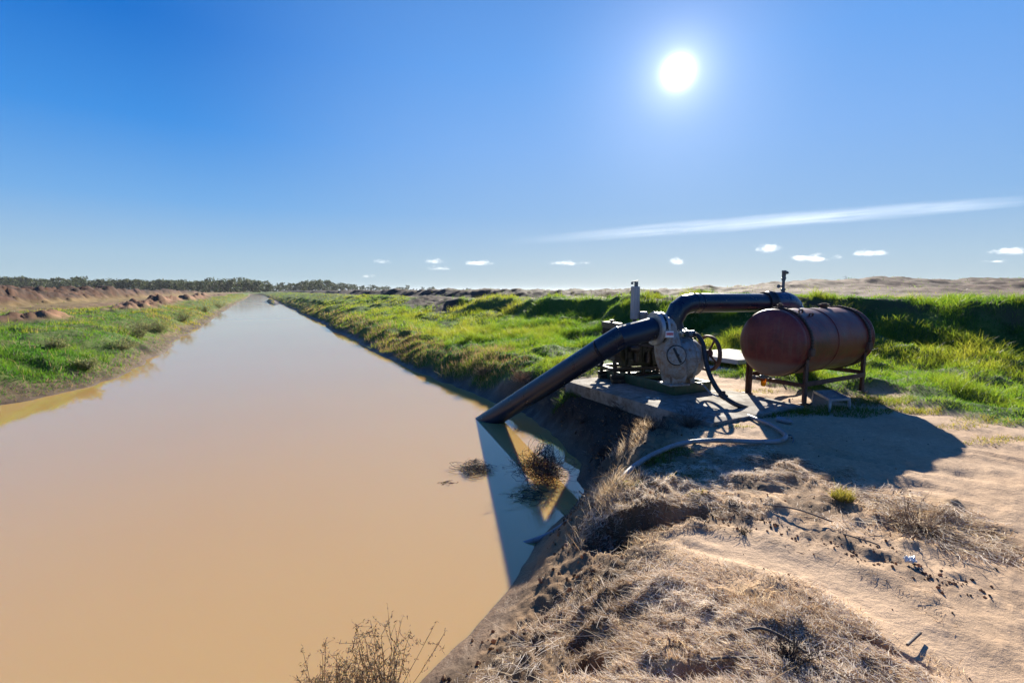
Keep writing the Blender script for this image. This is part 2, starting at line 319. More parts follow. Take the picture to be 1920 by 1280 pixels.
def tank_mat():
    m, nt, out = nodes('rusty_red_tank'); L = nt.links.new
    b = N(nt, 'ShaderNodeBsdfPrincipled'); L(b.outputs[0], out.inputs[0]); tc = N(nt, 'ShaderNodeTexCoord')
    n = N(nt, 'ShaderNodeTexNoise', i_Scale=3.0, i_Detail=9.0, i_Roughness=.7); L(tc.outputs['Object'], n.inputs['Vector'])
    mp = N(nt, 'ShaderNodeMapping'); mp.inputs['Scale'].default_value = (9, 9, .9); L(tc.outputs['Object'], mp.inputs[0])
    st = N(nt, 'ShaderNodeTexNoise', i_Scale=2.0, i_Detail=6.0); L(mp.outputs[0], st.inputs['Vector'])
    cr = N(nt, 'ShaderNodeValToRGB'); L(n.outputs[0], cr.inputs[0])
    els = cr.color_ramp.elements; els[0].position = .37; els[0].color = (.070, .011, .011, 1); els[1].position = .66; els[1].color = (.19, .042, .026, 1)
    k = els.new(.5); k.color = (.15, .022, .018, 1)
    mx = N(nt, 'ShaderNodeMix', data_type='RGBA'); rr = N(nt, 'ShaderNodeMapRange', i_From_Min=.55, i_From_Max=.75, i_To_Max=.6); L(st.outputs[0], rr.inputs[0]); L(rr.outputs[0], mx.inputs[0])
    L(cr.outputs[0], mx.inputs[6]); mx.inputs[7].default_value = (.15, .07, .055, 1)
    # belly: a browner colour below a fixed line on the tank
    sx = N(nt, 'ShaderNodeSeparateXYZ'); L(tc.outputs['Object'], sx.inputs[0])
    ad = N(nt, 'ShaderNodeMath', operation='MULTIPLY_ADD'); L(n.outputs[0], ad.inputs[0]); ad.inputs[1].default_value = .10; L(sx.outputs[2], ad.inputs[2])
    be = N(nt, 'ShaderNodeMapRange', i_From_Min=.66, i_From_Max=.73, i_To_Min=.72, i_To_Max=0.0); L(ad.outputs[0], be.inputs[0])
    m2 = N(nt, 'ShaderNodeMix', data_type='RGBA'); L(be.outputs[0], m2.inputs[0]); L(mx.outputs[2], m2.inputs[6]); m2.inputs[7].default_value = (.17, .12, .085, 1)
    L(m2.outputs[2], b.inputs['Base Color']); b.inputs['Specular IOR Level'].default_value = .45
    r2 = N(nt, 'ShaderNodeMapRange', i_From_Min=.3, i_From_Max=.7, i_To_Min=.34, i_To_Max=.6); L(n.outputs[0], r2.inputs[0]); L(r2.outputs[0], b.inputs['Roughness'])
    nb = N(nt, 'ShaderNodeTexNoise', i_Scale=2.2, i_Detail=3.0); L(tc.outputs['Object'], nb.inputs['Vector'])
    bp = N(nt, 'ShaderNodeBump', i_Strength=.35, i_Distance=.04); L(nb.outputs[0], bp.inputs['Height']); L(bp.outputs[0], b.inputs['Normal'])
    return m
M['tank'] = tank_mat()
def ground_mat():
    m, nt, out = nodes('ground_soil'); L = nt.links.new
    b = N(nt, 'ShaderNodeBsdfPrincipled'); L(b.outputs[0], out.inputs[0]); tc = N(nt, 'ShaderNodeTexCoord')
    at = N(nt, 'ShaderNodeAttribute', attribute_name='Col'); wt = N(nt, 'ShaderNodeAttribute', attribute_name='wet')
    n = N(nt, 'ShaderNodeTexNoise', i_Scale=22.0, i_Detail=8.0, i_Roughness=.7); L(tc.outputs['Object'], n.inputs['Vector'])
    r = N(nt, 'ShaderNodeMapRange', i_From_Min=.3, i_From_Max=.7, i_To_Min=.78, i_To_Max=1.2); L(n.outputs[0], r.inputs[0])
    n2 = N(nt, 'ShaderNodeTexNoise', i_Scale=110.0, i_Detail=3.0); L(tc.outputs['Object'], n2.inputs['Vector'])
    r2 = N(nt, 'ShaderNodeMapRange', i_From_Min=.62, i_From_Max=.72, i_To_Min=1.0, i_To_Max=.55); L(n2.outputs[0], r2.inputs[0])
    mm = N(nt, 'ShaderNodeMath', operation='MULTIPLY'); L(r.outputs[0], mm.inputs[0]); L(r2.outputs[0], mm.inputs[1])
    vm = N(nt, 'ShaderNodeVectorMath', operation='SCALE'); L(at.outputs[0], vm.inputs[0]); L(mm.outputs[0], vm.inputs['Scale']); L(vm.outputs[0], b.inputs['Base Color'])
    ro = N(nt, 'ShaderNodeMapRange', i_To_Min=.92, i_To_Max=.50); L(wt.outputs['Fac'], ro.inputs[0]); L(ro.outputs[0], b.inputs['Roughness'])
    b.inputs['Specular IOR Level'].default_value = .25
    bp = N(nt, 'ShaderNodeBump', i_Strength=.7, i_Distance=.02); L(n.outputs[0], bp.inputs['Height']); L(bp.outputs[0], b.inputs['Normal'])
    return m
M['ground'] = ground_mat()
def water_mat():
    m, nt, out = nodes('muddy_water'); L = nt.links.new
    b = N(nt, 'ShaderNodeBsdfPrincipled'); L(b.outputs[0], out.inputs[0]); tc = N(nt, 'ShaderNodeTexCoord')
    n = N(nt, 'ShaderNodeTexNoise', i_Scale=.16, i_Detail=4.0, i_Roughness=.5); L(tc.outputs['Object'], n.inputs['Vector'])
    mx = N(nt, 'ShaderNodeMix', data_type='RGBA'); L(n.outputs[0], mx.inputs[0]); mx.inputs[6].default_value = (.49, .315, .118, 1); mx.inputs[7].default_value = (.52, .34, .13, 1)
    L(mx.outputs[2], b.inputs['Base Color'])
    sp_ = N(nt, 'ShaderNodeSeparateXYZ'); L(tc.outputs['Object'], sp_.inputs[0])
    rr = N(nt, 'ShaderNodeMapRange', i_From_Min=16.0, i_From_Max=90.0, i_To_Min=.02, i_To_Max=.11); L(sp_.outputs[1], rr.inputs[0]); L(rr.outputs[0], b.inputs['Roughness'])   # wind ripples farther out
    b.inputs['IOR'].default_value = 1.9; b.inputs['Subsurface Weight'].default_value = 1.0; b.inputs['Subsurface Radius'].default_value = (1, .6, .3); b.inputs['Subsurface Scale'].default_value = .10
    n2 = N(nt, 'ShaderNodeTexNoise', i_Scale=2.2, i_Detail=2.0); L(tc.outputs['Object'], n2.inputs['Vector'])
    bp = N(nt, 'ShaderNodeBump', i_Strength=.05, i_Distance=.012); L(n2.outputs[0], bp.inputs['Height']); L(bp.outputs[0], b.inputs['Normal'])
    return m
M['water'] = water_mat()
def amber_mat():
    m, nt, out = nodes('amber_glass_bowl'); b = N(nt, 'ShaderNodeBsdfPrincipled'); nt.links.new(b.outputs[0], out.inputs[0])
    b.inputs['Base Color'].default_value = (.9, .28, .02, 1); b.inputs['Roughness'].default_value = .08; b.inputs['Transmission Weight'].default_value = .9; b.inputs['IOR'].default_value = 1.2
    return m
M['amber'] = amber_mat()

# ------------------------------------------------------------------ object helpers
def link(name, me, mat, parent=None, smooth=None):
    if mat is not None: me.materials.append(mat)
    o = bpy.data.objects.new(name, me); COL.objects.link(o)
    if parent is not None: o.parent = parent
    return o
def base_of(p):
    while p.parent is not None: p = p.parent
    return p.location.copy()
def obj(name, bm, mat, parent=None, ang=38):
    if parent is not None:
        bmesh.ops.translate(bm, verts=bm.verts, vec=-base_of(parent))
    bmesh.ops.recalc_face_normals(bm, faces=bm.faces)
    me = bpy.data.meshes.new(name); bm.to_mesh(me); bm.free()
    me.polygons.foreach_set('use_smooth', [True] * len(me.polygons)); me.set_sharp_from_angle(angle=math.radians(ang))
    return link(name, me, mat, parent)
def thing(name, label, cat, loc, group=None):
    o = bpy.data.objects.new(name, None); COL.objects.link(o); o.location = loc; o.empty_display_size = .1
    return tag(o, label, cat, group)
def tag(o, label=None, cat=None, group=None, kind=None):
    if label: o['label'] = label
    if cat: o['category'] = cat
    if group: o['group'] = group
    if kind: o['kind'] = kind
    return o
def frame(z, xhint=UP):
    z = Vector(z).normalized(); x = xhint - z * xhint.dot(z)
    if x.length < 1e-4: x = Vector((1, 0, 0)) - z * z.x
    x.normalize(); return x, z.cross(x), z
def box(bm, c, size, ax=(Vector((1, 0, 0)), Vector((0, 1, 0)), UP), bev=.0, taper=1.0):
    t = bmesh.new(); bmesh.ops.create_cube(t, size=1)
    if taper != 1:
        for v in t.verts:
            if v.co.z > 0: v.co.x *= taper; v.co.y *= taper
    for v in t.verts: v.co = Vector((v.co.x * size[0], v.co.y * size[1], v.co.z * size[2]))
    if bev: bmesh.ops.bevel(t, geom=list(t.edges), offset=bev, segments=2, affect='EDGES', profile=.7)
    R = Matrix((ax[0], ax[1], ax[2])).transposed()
    add(bm, t, lambda co: R @ co + Vector(c))
def add(bm, t, f):
    mp = {}
    for v in t.verts: mp[v] = bm.verts.new(f(v.co))
    for fc in t.faces: bm.faces.new([mp[v] for v in fc.verts])
    t.free()
def tube(bm, pts, rad, n=20, caps=True, hint=UP):
    pts = [Vector(p) for p in pts]; K = len(pts)
    rad = [rad] * K if isinstance(rad, (int, float)) else rad
    tan = []
    for i in range(K):
        a = pts[max(i - 1, 0)]; b = pts[min(i + 1, K - 1)]
        v = (b - a)
        if 0 < i < K - 1: v = (pts[i] - a).normalized() + (b - pts[i]).normalized()
        tan.append(v.normalized())
    x, y, z = frame(tan[0], hint); rings = []
    for i in range(K):
        z = tan[i]; x = (x - z * x.dot(z)).normalized(); y = z.cross(x)
        rings.append([bm.verts.new(pts[i] + (x * math.cos(2 * math.pi * j / n) + y * math.sin(2 * math.pi * j / n)) * rad[i]) for j in range(n)])
    for i in range(K - 1):
        for j in range(n): bm.faces.new((rings[i][j], rings[i][(j + 1) % n], rings[i + 1][(j + 1) % n], rings[i + 1][j]))
    if caps: bm.faces.new(rings[0][::-1]); bm.faces.new(rings[-1])
def lathe(bm, o, axis, prof, n=40, hint=UP, cap=True):
    x, y, z = frame(axis, hint); o = Vector(o); rings = []
    for a, r in prof:
        if r < 1e-5: rings.append([bm.verts.new(o + z * a)])
        else: rings.append([bm.verts.new(o + z * a + (x * math.cos(2 * math.pi * j / n) + y * math.sin(2 * math.pi * j / n)) * r) for j in range(n)])
    for A, B in zip(rings[:-1], rings[1:]):
        for j in range(n):
            k = (j + 1) % n
            if len(A) == 1 and len(B) == 1: continue
            if len(A) == 1: bm.faces.new((A[0], B[k], B[j]))
            elif len(B) == 1: bm.faces.new((A[j], A[k], B[0]))
            else: bm.faces.new((A[j], A[k], B[k], B[j]))
    for Rg in (rings[0], rings[-1]):
        if cap and len(Rg) > 1: bm.faces.new(Rg)
def ringtube(bm, o, axis, R, r, n=48, m=10, sx=1.0):
    x, y, z = frame(axis); o = Vector(o); rings = []
    for i in range(n):
        a = 2 * math.pi * i / n; d = x * math.cos(a) + y * math.sin(a)
        rings.append([bm.verts.new(o + d * (R + r * math.cos(2 * math.pi * j / m)) + z * (r * sx * math.sin(2 * math.pi * j / m))) for j in range(m)])
    for i in range(n):
        for j in range(m): bm.faces.new((rings[i][j], rings[i][(j + 1) % m], rings[(i + 1) % n][(j + 1) % m], rings[(i + 1) % n][j]))
def bolts(bm, o, axis, R, k, r=.014, h=.02, ph=0):
    x, y, z = frame(axis)
    for i in range(k):
        a = 2 * math.pi * i / k + ph
        c = Vector(o) + (x * math.cos(a) + y * math.sin(a)) * R
        lathe(bm, c - z * h, z, [(0, r), (h * 2, r)], 6)
def spline(pts, k=8):
    pts = [Vector(p) for p in pts]; o = []
    q = [pts[0] * 2 - pts[1]] + pts + [pts[-1] * 2 - pts[-2]]
    for i in range(1, len(q) - 2):
        for j in range(k):
            t = j / k; a, b, c, d = q[i - 1], q[i], q[i + 1], q[i + 2]
            o.append(.5 * ((2 * b) + (-a + c) * t + (2 * a - 5 * b + 4 * c - d) * t * t + (-a + 3 * b - 3 * c + d) * t ** 3))
    o.append(pts[-1]); return o
def mesh_np(name, V, Fq, mat, col=None, parent=None, smooth=False, tri=False):
    """vertices (n,3), faces (m,4) or (m,3), optional colour per vertex"""
    V = np.asarray(V, np.float32); Fq = np.asarray(Fq, np.int32); k = Fq.shape[1]
    if parent is not None: V = V - np.array(base_of(parent), np.float32)
    me = bpy.data.meshes.new(name)
    me.vertices.add(len(V)); me.vertices.foreach_set('co', V.ravel())
    me.loops.add(Fq.size); me.loops.foreach_set('vertex_index', Fq.ravel())
    me.polygons.add(len(Fq)); me.polygons.foreach_set('loop_start', np.arange(len(Fq), dtype=np.int32) * k)
    me.update(calc_edges=True); me.validate()
    me.polygons.foreach_set('use_smooth', np.full(len(me.polygons), smooth))
    if col is not None:
        a = me.attributes.new('Col', 'FLOAT_COLOR', 'POINT'); a.data.foreach_set('color', np.concatenate([col, np.ones((len(col), 1))], 1).astype(np.float32).ravel())
    return link(name, me, mat, parent)
def ribbons(base, dirs, L, W, bend, col, nseg=3, twist=None, tip=.12):
    """flat tapering blades: base (N,3), dirs (N,3), bend (N,3) displacement of the tip"""
    n = len(base); t = np.linspace(0, 1, nseg + 1)
    pts = base[:, None, :] + dirs[:, None, :] * (L[:, None] * t[None, :])[..., None] + bend[:, None, :] * (t ** 2)[None, :, None]
    rnd = RNG.normal(size=(n, 3)) if twist is None else twist
    side = np.cross(dirs, rnd); side /= np.linalg.norm(side, axis=1, keepdims=True) + 1e-9
    w = W[:, None] * (1 - (1 - tip) * t[None, :] ** 1.3)
    a = pts + side[:, None, :] * w[..., None] * .5; b = pts - side[:, None, :] * w[..., None] * .5
    V = np.stack([a, b], 2).reshape(-1, 3)
    i0 = (np.arange(n) * (nseg + 1) * 2)[:, None] + (np.arange(nseg) * 2)[None, :]
    Fq = np.stack([i0, i0 + 1, i0 + 3, i0 + 2], -1).reshape(-1, 4)
    sh = np.ones((n, nseg + 1, 2, 1))
    C = (col[:, None, None, :] * sh).reshape(-1, 3)
    return V, Fq, C
def join(parts):
    V, Fq, C, o = [], [], [], 0
    for v, f, c in parts: V.append(v); Fq.append(f + o); C.append(c); o += len(v)
    return np.concatenate(V), np.concatenate(Fq), np.concatenate(C)
def tubes(paths, rad, col, m=4):
    """many thin stems: paths (N,K,3), rad (N,K)"""
    n, K, _ = paths.shape
    tan = np.gradient(paths, axis=1); tan /= np.linalg.norm(tan, axis=2, keepdims=True) + 1e-9
    ref = np.where(np.abs(tan[..., 2:3]) > .9, np.array([1., 0, 0]), np.array([0, 0, 1.]))
    x = np.cross(tan, ref); x /= np.linalg.norm(x, axis=2, keepdims=True) + 1e-9; y = np.cross(tan, x)
    an = np.arange(m) * 2 * np.pi / m
    V = paths[:, :, None, :] + rad[:, :, None, None] * (x[:, :, None, :] * np.cos(an)[None, None, :, None] + y[:, :, None, :] * np.sin(an)[None, None, :, None])
    V = V.reshape(-1, 3)
    b = (np.arange(n) * K * m)[:, None, None] + (np.arange(K - 1) * m)[None, :, None]
    j = np.arange(m)[None, None, :]; j2 = (j + 1) % m
    Fq = np.stack(np.broadcast_arrays(b + j, b + j2, b + m + j2, b + m + j), -1).reshape(-1, 4)
    C = np.repeat(col, K * m, axis=0)
    return V, Fq, C
def unit(v): return v / (np.linalg.norm(v, axis=-1, keepdims=True) + 1e-9)

# ------------------------------------------------------------------ ground
def build_ground():
    fine = np.radians(np.arange(-56, 62.01, .155)); c1 = np.radians(np.arange(66, 180, 6)); c2 = np.radians(-np.arange(60, 180, 6)[::-1])
    th = np.concatenate([c2, fine, c1])
    r = [.9]
    while r[-1] < 9000:
        k = .0095 if 2 < r[-1] < 20 else (.0085 if r[-1] < 120 else .03 if r[-1] < 400 else .12)
        r.append(r[-1] * (1 + k))
    r = np.array(r)
    TH, RR = np.meshgrid(th, r)
    x = (np.sin(TH) * RR).ravel(); y = (np.cos(TH) * RR).ravel()
    R = fields(x, y); col, wet = colours(R, x, y)
    nT, nR = len(th), len(r)
    i = np.arange(nR - 1)[:, None] * nT + np.arange(nT)[None, :]
    j = np.arange(nR - 1)[:, None] * nT + (np.arange(nT)[None, :] + 1) % nT
    Fq = np.stack([i, i + nT, j + nT, j], -1).reshape(-1, 4)[:, ::-1]
    # close the middle with a small ring of quads towards the centre
    V = np.stack([x, y, R['z']], 1)
    o = mesh_np('ground', V, Fq, M['ground'], col, smooth=True)
    bm = bmesh.new(); bm.from_mesh(o.data); bm.verts.ensure_lookup_table()
    rim = [bm.verts[k] for k in range(nT)]
    cv = bm.verts.new((0, 0, float(R['z'][:nT].mean())))
    for k in range(nT): bm.faces.new((rim[k], rim[(k + 1) % nT], cv))
    bmesh.ops.recalc_face_normals(bm, faces=bm.faces)
    bm.to_mesh(o.data); bm.free()
    w = np.concatenate([wet, [0]]).astype(np.float32)
    a = o.data.attributes.new('wet', 'FLOAT', 'POINT'); a.data.foreach_set('value', w)
    for p in (o.data.polygons,): p.foreach_set('use_smooth', np.full(len(p), True))
    tag(o, 'bare sandy ground, grassy banks and spoil ridges either side of the canal', kind='structure')
build_ground()
def build_water():
    s = np.array([-7, -3, 0, 3, 6, 10, 15, 22, 34, 60, 110, 200, 330.]); t = np.linspace(-14, 9, 24)
    S, T = np.meshgrid(s, t); x = (S * DS[0] + T * NS[0]).ravel(); y = (S * DS[1] + T * NS[1]).ravel()
    n = len(s); i = (np.arange(len(t) - 1)[:, None] * n + np.arange(n - 1)[None, :])
    Fq = np.stack([i, i + 1, i + n + 1, i + n], -1).reshape(-1, 4)
    V = np.stack([x, y, np.full(x.shape, WATER)], 1)
    o = mesh_np('water', V, Fq, M['water']); tag(o, 'still muddy brown irrigation water filling the long straight canal', kind='structure')
build_water()
def gz(x, y):
    return fields(np.atleast_1d(np.asarray(x, float)), np.atleast_1d(np.asarray(y, float)))['z']
def on(px, py, lift=0.0):                 # first meeting of the sight line with the ground
    d = np.array(ray(px, py)); k = np.geomspace(1.2, 120, 700); q = d[None] * k[:, None] + np.array([0, 0, CAM_H])
    h = np.maximum(gz(q[:, 0], q[:, 1]), WATER) - q[:, 2]; i = int(np.argmax(h > 0))
    f = h[i - 1] / (h[i - 1] - h[i]) if h[i] > 0 and i > 0 else 0
    p = q[i - 1] + (q[i] - q[i - 1]) * f
    return Vector(p) + UP * lift
# ------------------------------------------------------------------ concrete pad
ZS = .05
A3 = Vector((A0[0], A0[1], 0))
def build_pad():
    bm = bmesh.new()
    box(bm, A3 - DV * (SLAB_L / 2) + NV * (SLAB_W / 2) + UP * (ZS - .13), (SLAB_L, SLAB_W, .26), (DV, -NV * -1, UP), .018)
    bmesh.ops.subdivide_edges(bm, edges=bm.edges[:], cuts=3, use_grid_fill=True)
    for v in bm.verts:
        n = fbm(np.array([v.co.x]), np.array([v.co.y + v.co.z]), .35, 3, 8)[0]
        v.co += Vector((n, n * .6, n * .25)) * .012
    o = obj('concrete_pad', bm, M['concrete'])
    tag(o, 'weathered concrete pad under the pump at the edge of the canal bank', 'concrete pad')
    # broken concrete trough behind
    c = P(1384, 675, 10.2)
    bm = bmesh.new(); box(bm, c + DV * .75 + NV * .8 - UP * .05, (1.5, 1.6, .10), (DV, NV, UP), .012)
    t = tag(obj('concrete_slab', bm, M['paleconc']), 'pale raised concrete slab lying in the grass behind the spoked wheel', 'concrete slab')
    bm = bmesh.new()
    c2 = G(1394, 697, .04)
    box(bm, c2 + DV * .72 + NV * .85 - UP * .04, (1.5, 2.0, .1), (DV, NV, UP), .012)
    box(bm, c2 + DV * 1.15 + NV * .95 + UP * .085, (.42, 1.45, .15), (DV, NV, UP), .01)
    tag(obj('concrete_step', bm, M['paleconc']), 'low concrete step on the sand carrying the pale raised slab', 'concrete step')
build_pad()
AX = Vector((.96, .28, 0)).normalized(); BX = Vector((-AX.y, AX.x, 0))
def PA(x, y, D): return P(x, y, D)
# ------------------------------------------------------------------ pump
def build_pump():
    F0 = G(1265, 742, ZS)
    t = thing('water_pump', 'grey painted centrifugal pump with round casing and red marked white sticker', 'pump', (F0.x, F0.y, ZS))
    # skid: a green channel frame
    bm = bmesh.new(); Ls, Ws, Hs = 1.75, .85, .165
    c = F0 + DV * (Ls / 2) + NV * (Ws / 2)
    for off, ln, ax, th in ((NV * (-Ws / 2 + .03), Ls, (DV, NV, UP), .06), (NV * (Ws / 2 - .03), Ls, (DV, NV, UP), .06), (DV * (-Ls / 2 + .03), Ws - .124, (NV, DV, UP), .056), (DV * (Ls / 2 - .03), Ws - .124, (NV, DV, UP), .056)):
        box(bm, c + off + UP * (Hs / 2 + .004), (ln, th, Hs), ax, .008)
    for k in (-.45, .05, .5):
        box(bm, c + DV * k + UP * (Hs - .028), (.14, Ws - .124, .04), (DV, NV, UP), .006)
    obj('skid', bm, M['green'], t)
    V0 = P(1283, 671, 7.95)
    # casing
    bm = bmesh.new()
    R0 = .335
    prof = [(-.23, .14), (-.225, .22), (-.19, .27), (-.12, .315), (-.04, R0), (.06, R0), (.14, .315), (.195, .27), (.225, .19), (.235, .10), (.30, .085), (.30, .0)]
    lathe(bm, V0, AX, prof, 48)
    ringtube(bm, V0 + AX * .01, AX, R0 + .008, .018, 48, 8, 1.2)
    casing = obj('casing', bm, M['pump'], t)
    # casing foot, flaring down to the skid
    bm = bmesh.new()
    fc = P(1263, 716, 7.80); fz0 = ZS + Hs + .004
    fc = Vector((fc.x, fc.y, 0))
    tb = bmesh.new(); bmesh.ops.create_cube(tb, size=1)
    for v in tb.verts:
        top = v.co.z > 0
        w = .40 if top else .27
        v.co = Vector((v.co.x * w, v.co.y * (.34 if top else .26), .60 if top else fz0))
    bmesh.ops.bevel(tb, geom=list(tb.edges), offset=.02, segments=2, affect='EDGES')
    R = Matrix((AX, BX, UP)).transposed()
    add(bm, tb, lambda co: R @ co + fc)
    box(bm, fc + UP * (fz0 + .014), (.37, .36, .028), (AX, BX, UP), .006)
    f2 = Vector((V0.x, V0.y, 0)) + AX * .08 + BX * .02
    box(bm, f2 + UP * (fz0 + .16), (.10, .30, .32), (AX, BX, UP), .01)
    obj('pump_foot', bm, M['pump'], t)
    # suction elbow
    FC = P(1231, 616, 7.72)
    pts = [FC + AX * .075, FC + AX * .13, P(1246, 624, 7.80), P(1251, 642, 7.76), P(1254, 664, 7.73), P(1262, 686, 7.76), P(1270, 700, 7.86)]
    bm = bmesh.new(); tube(bm, spline(pts, 5), list(np.interp(np.linspace(0, 6, 31), range(7), [.205, .20, .20, .205, .222, .225, .17])), 32)
    el = obj('suction_elbow', bm, M['pump'], t)
    bm = bmesh.new(); lathe(bm, FC + AX * .045, AX, [(0, .18), (0, .268), (.038, .268), (.038, .18)], 48); bolts(bm, FC + AX * .062, AX, .235, 12, .016, .045)
    obj('pump_flange', bm, M['flange'], t)
    # inspection cover with clamp bar
    cc = P(1269, 666, 7.49); cn = Vector((.05, -.98, .16)).normalized()
    bm = bmesh.new(); lathe(bm, cc - cn * .10, cn, [(0, .155), (.085, .155), (.098, .145), (.098, .128), (.108, .12), (.116, 0)], 36)
    cv = obj('inspection_cover', bm, M['pump'], t)
    bm = bmesh.new(); x, y, z = frame(cn)
    dd = (x * -.92 + y * .38).normalized() if True else x
    box(bm, cc + cn * .025, (.26, .03, .022), ((x * .88 + y * .42).normalized(), (x * -.42 + y * .88).normalized(), cn), .004)
    lathe(bm, cc + cn * .03, cn, [(0, .022), (.03, .022), (.035, .012)], 6)
    obj('clamp_bar', bm, M['blackmetal'], cv)
    bm = bmesh.new(); ringtube(bm, cc - cn * .012, cn, .151, .011, 40, 8)
    obj('cover_gasket', bm, M['blackmetal'], cv)
    # sticker, wrapped on the elbow
    sc = P(1256, 626.5, 7.42); sn = Vector((-.02, -.985, .16)).normalized(); x, y, z = frame(sn, UP)
    # x is up, y is sideways
    side = UP.cross(sn).normalized(); upv = sn.cross(side)
    bm = bmesh.new(); box(bm, sc - sn * .045, (.118, .10, .10), (side, upv, sn), .002)
    st = obj('sticker', bm, M['white'], t)
    bm = bmesh.new()
    # two short rows of heavy red capitals, too small in the photograph to be read
    xs = np.linspace(-.046, .046, 7); wv = [.012, .010, .013, .011, .012, .010, .012]
    for k in range(7):
        box(bm, sc + side * xs[k] + upv * .004 + sn * .0062, (wv[k], .030, .0025), (side, upv, sn))
    box(bm, sc + upv * .0225 + sn * .0062, (.104, .004, .0025), (side, upv, sn)); box(bm, sc - upv * .0145 + sn * .0062, (.104, .004, .0025), (side, upv, sn))
    obj('sticker_mark', bm, M['red'], st)
    # discharge neck and flanges
    d0 = P(1262, 655, 8.12); d1 = P(1264, 621, 8.12)
    bm = bmesh.new(); tube(bm, [d0 - UP * .25, d1], .155, 32); lathe(bm, d1, UP, [(-.02, .10), (-.02, .225), (.018, .225), (.018, .10)], 40)
    lathe(bm, d1 - UP * .15, UP, [(-.02, .10), (-.02, .225), (.02, .225), (.02, .10)], 40)
    bolts(bm, d1 - UP * .0, UP, .195, 10, .016, .05); bolts(bm, d1 - UP * .15, UP, .195, 10, .016, .05)
    obj('discharge_neck', bm, M['flange'], t)
    # bearing housing, shaft and spoked wheel
    bm = bmesh.new(); W0 = P(1333, 662, 8.08)
    sh = (W0 - V0); sh.z = 0
    lathe(bm, V0 + AX * .22, AX, [(0, .10), (.02, .12), (.04, .085), (.14, .08), (.16, .105), (.19, .105), (.20, .05)], 24)
    obj('bearing_housing', bm, M['engine'], t)
    Wc = V0 + AX * .47; Wc.z = W0.z
    bm = bmesh.new(); tube(bm, [V0 + AX * .35, Wc + AX * .06], .035, 16); obj('shaft', bm, M['blackmetal'], t)
    bm = bmesh.new(); Rw = .305
    for a, bq in ((-.05, .05),):
        lathe(bm, Wc, AX, [(-.028, Rw - .035), (-.03, Rw), (-.01, Rw + .006), (.01, Rw + .006), (.03, Rw), (.028, Rw - .035), (.0, Rw - .04), (-.028, Rw - .035)], 48, UP, False)
    lathe(bm, Wc, AX, [(-.05, .03), (-.05, .06), (.05, .06), (.05, .03)], 24)
    x, y, z = frame(AX)
    for k in range(4):
        an = k * math.pi / 2 + .55; dv = x * math.cos(an) + y * math.sin(an)
        tube(bm, [Wc + dv * .06, Wc + dv * .17, Wc + dv * (Rw - .03)], [.024, .017, .02], 10)
    obj('drive_wheel', bm, M['rustleg'], t)
    # hose tail on top of the casing
    bm = bmesh.new(); h0 = P(1296, 637, 7.92); tube(bm, [h0 - UP * .05, h0 + UP * .03], .03, 12); h1 = P(1294, 626, 7.9); tube(bm, [h1 - AX * .05, h1 + AX * .07], [.055, .06], 16); tube(bm, [h0, h1], .028, 12)
    obj('hose_fitting', bm, M['valve'], t)
    return V0, FC, d1
V0, FC, D1 = build_pump()
# ------------------------------------------------------------------ suction pipe
def build_suction():
    W = G(918, 787, WATER); m1 = P(1127, 655, 7.62); m2 = P(1164, 632, 7.50)
    dirn = (W - m1).normalized()
    low = W + dirn * 1.3
    t = thing('suction_pipe', 'long black plastic pipe slanting from the grey pump down into the muddy water', 'pipe', (W.x, W.y, WATER))
    bm = bmesh.new(); r = .185
    tube(bm, [low, m1], r, 40, True)
    obj('straight_length', bm, M['blackpipe'], t, 60)
    bm = bmesh.new(); tube(bm, [m1, m2, FC - AX * .07], r + .001, 40, True)
    for p, a, b in ((m1, W, m2), (m2, m1, FC)):
        ax = ((p - a).normalized() + (b - p).normalized()).normalized(); ringtube(bm, p, ax, r - .001, .006, 40, 6)
    obj('mitre_bend', bm, M['blackpipe'], t, 25)
    bm = bmesh.new(); lathe(bm, FC - AX * .035, AX, [(-.028, r + .002), (-.028, .262), (-.018, .27), (.03, .27), (.03, r + .002)], 48)
    bolts(bm, FC - AX * .05, AX, .235, 12, .016, .02)
    obj('backing_flange', bm, M['flange'], t)
    bm = bmesh.new(); lathe(bm, FC + AX * .005, AX, [(-.009, .15), (-.009, .248), (.036, .248), (.036, .15)], 40); obj('gasket', bm, M['blackmetal'], t)
build_suction()
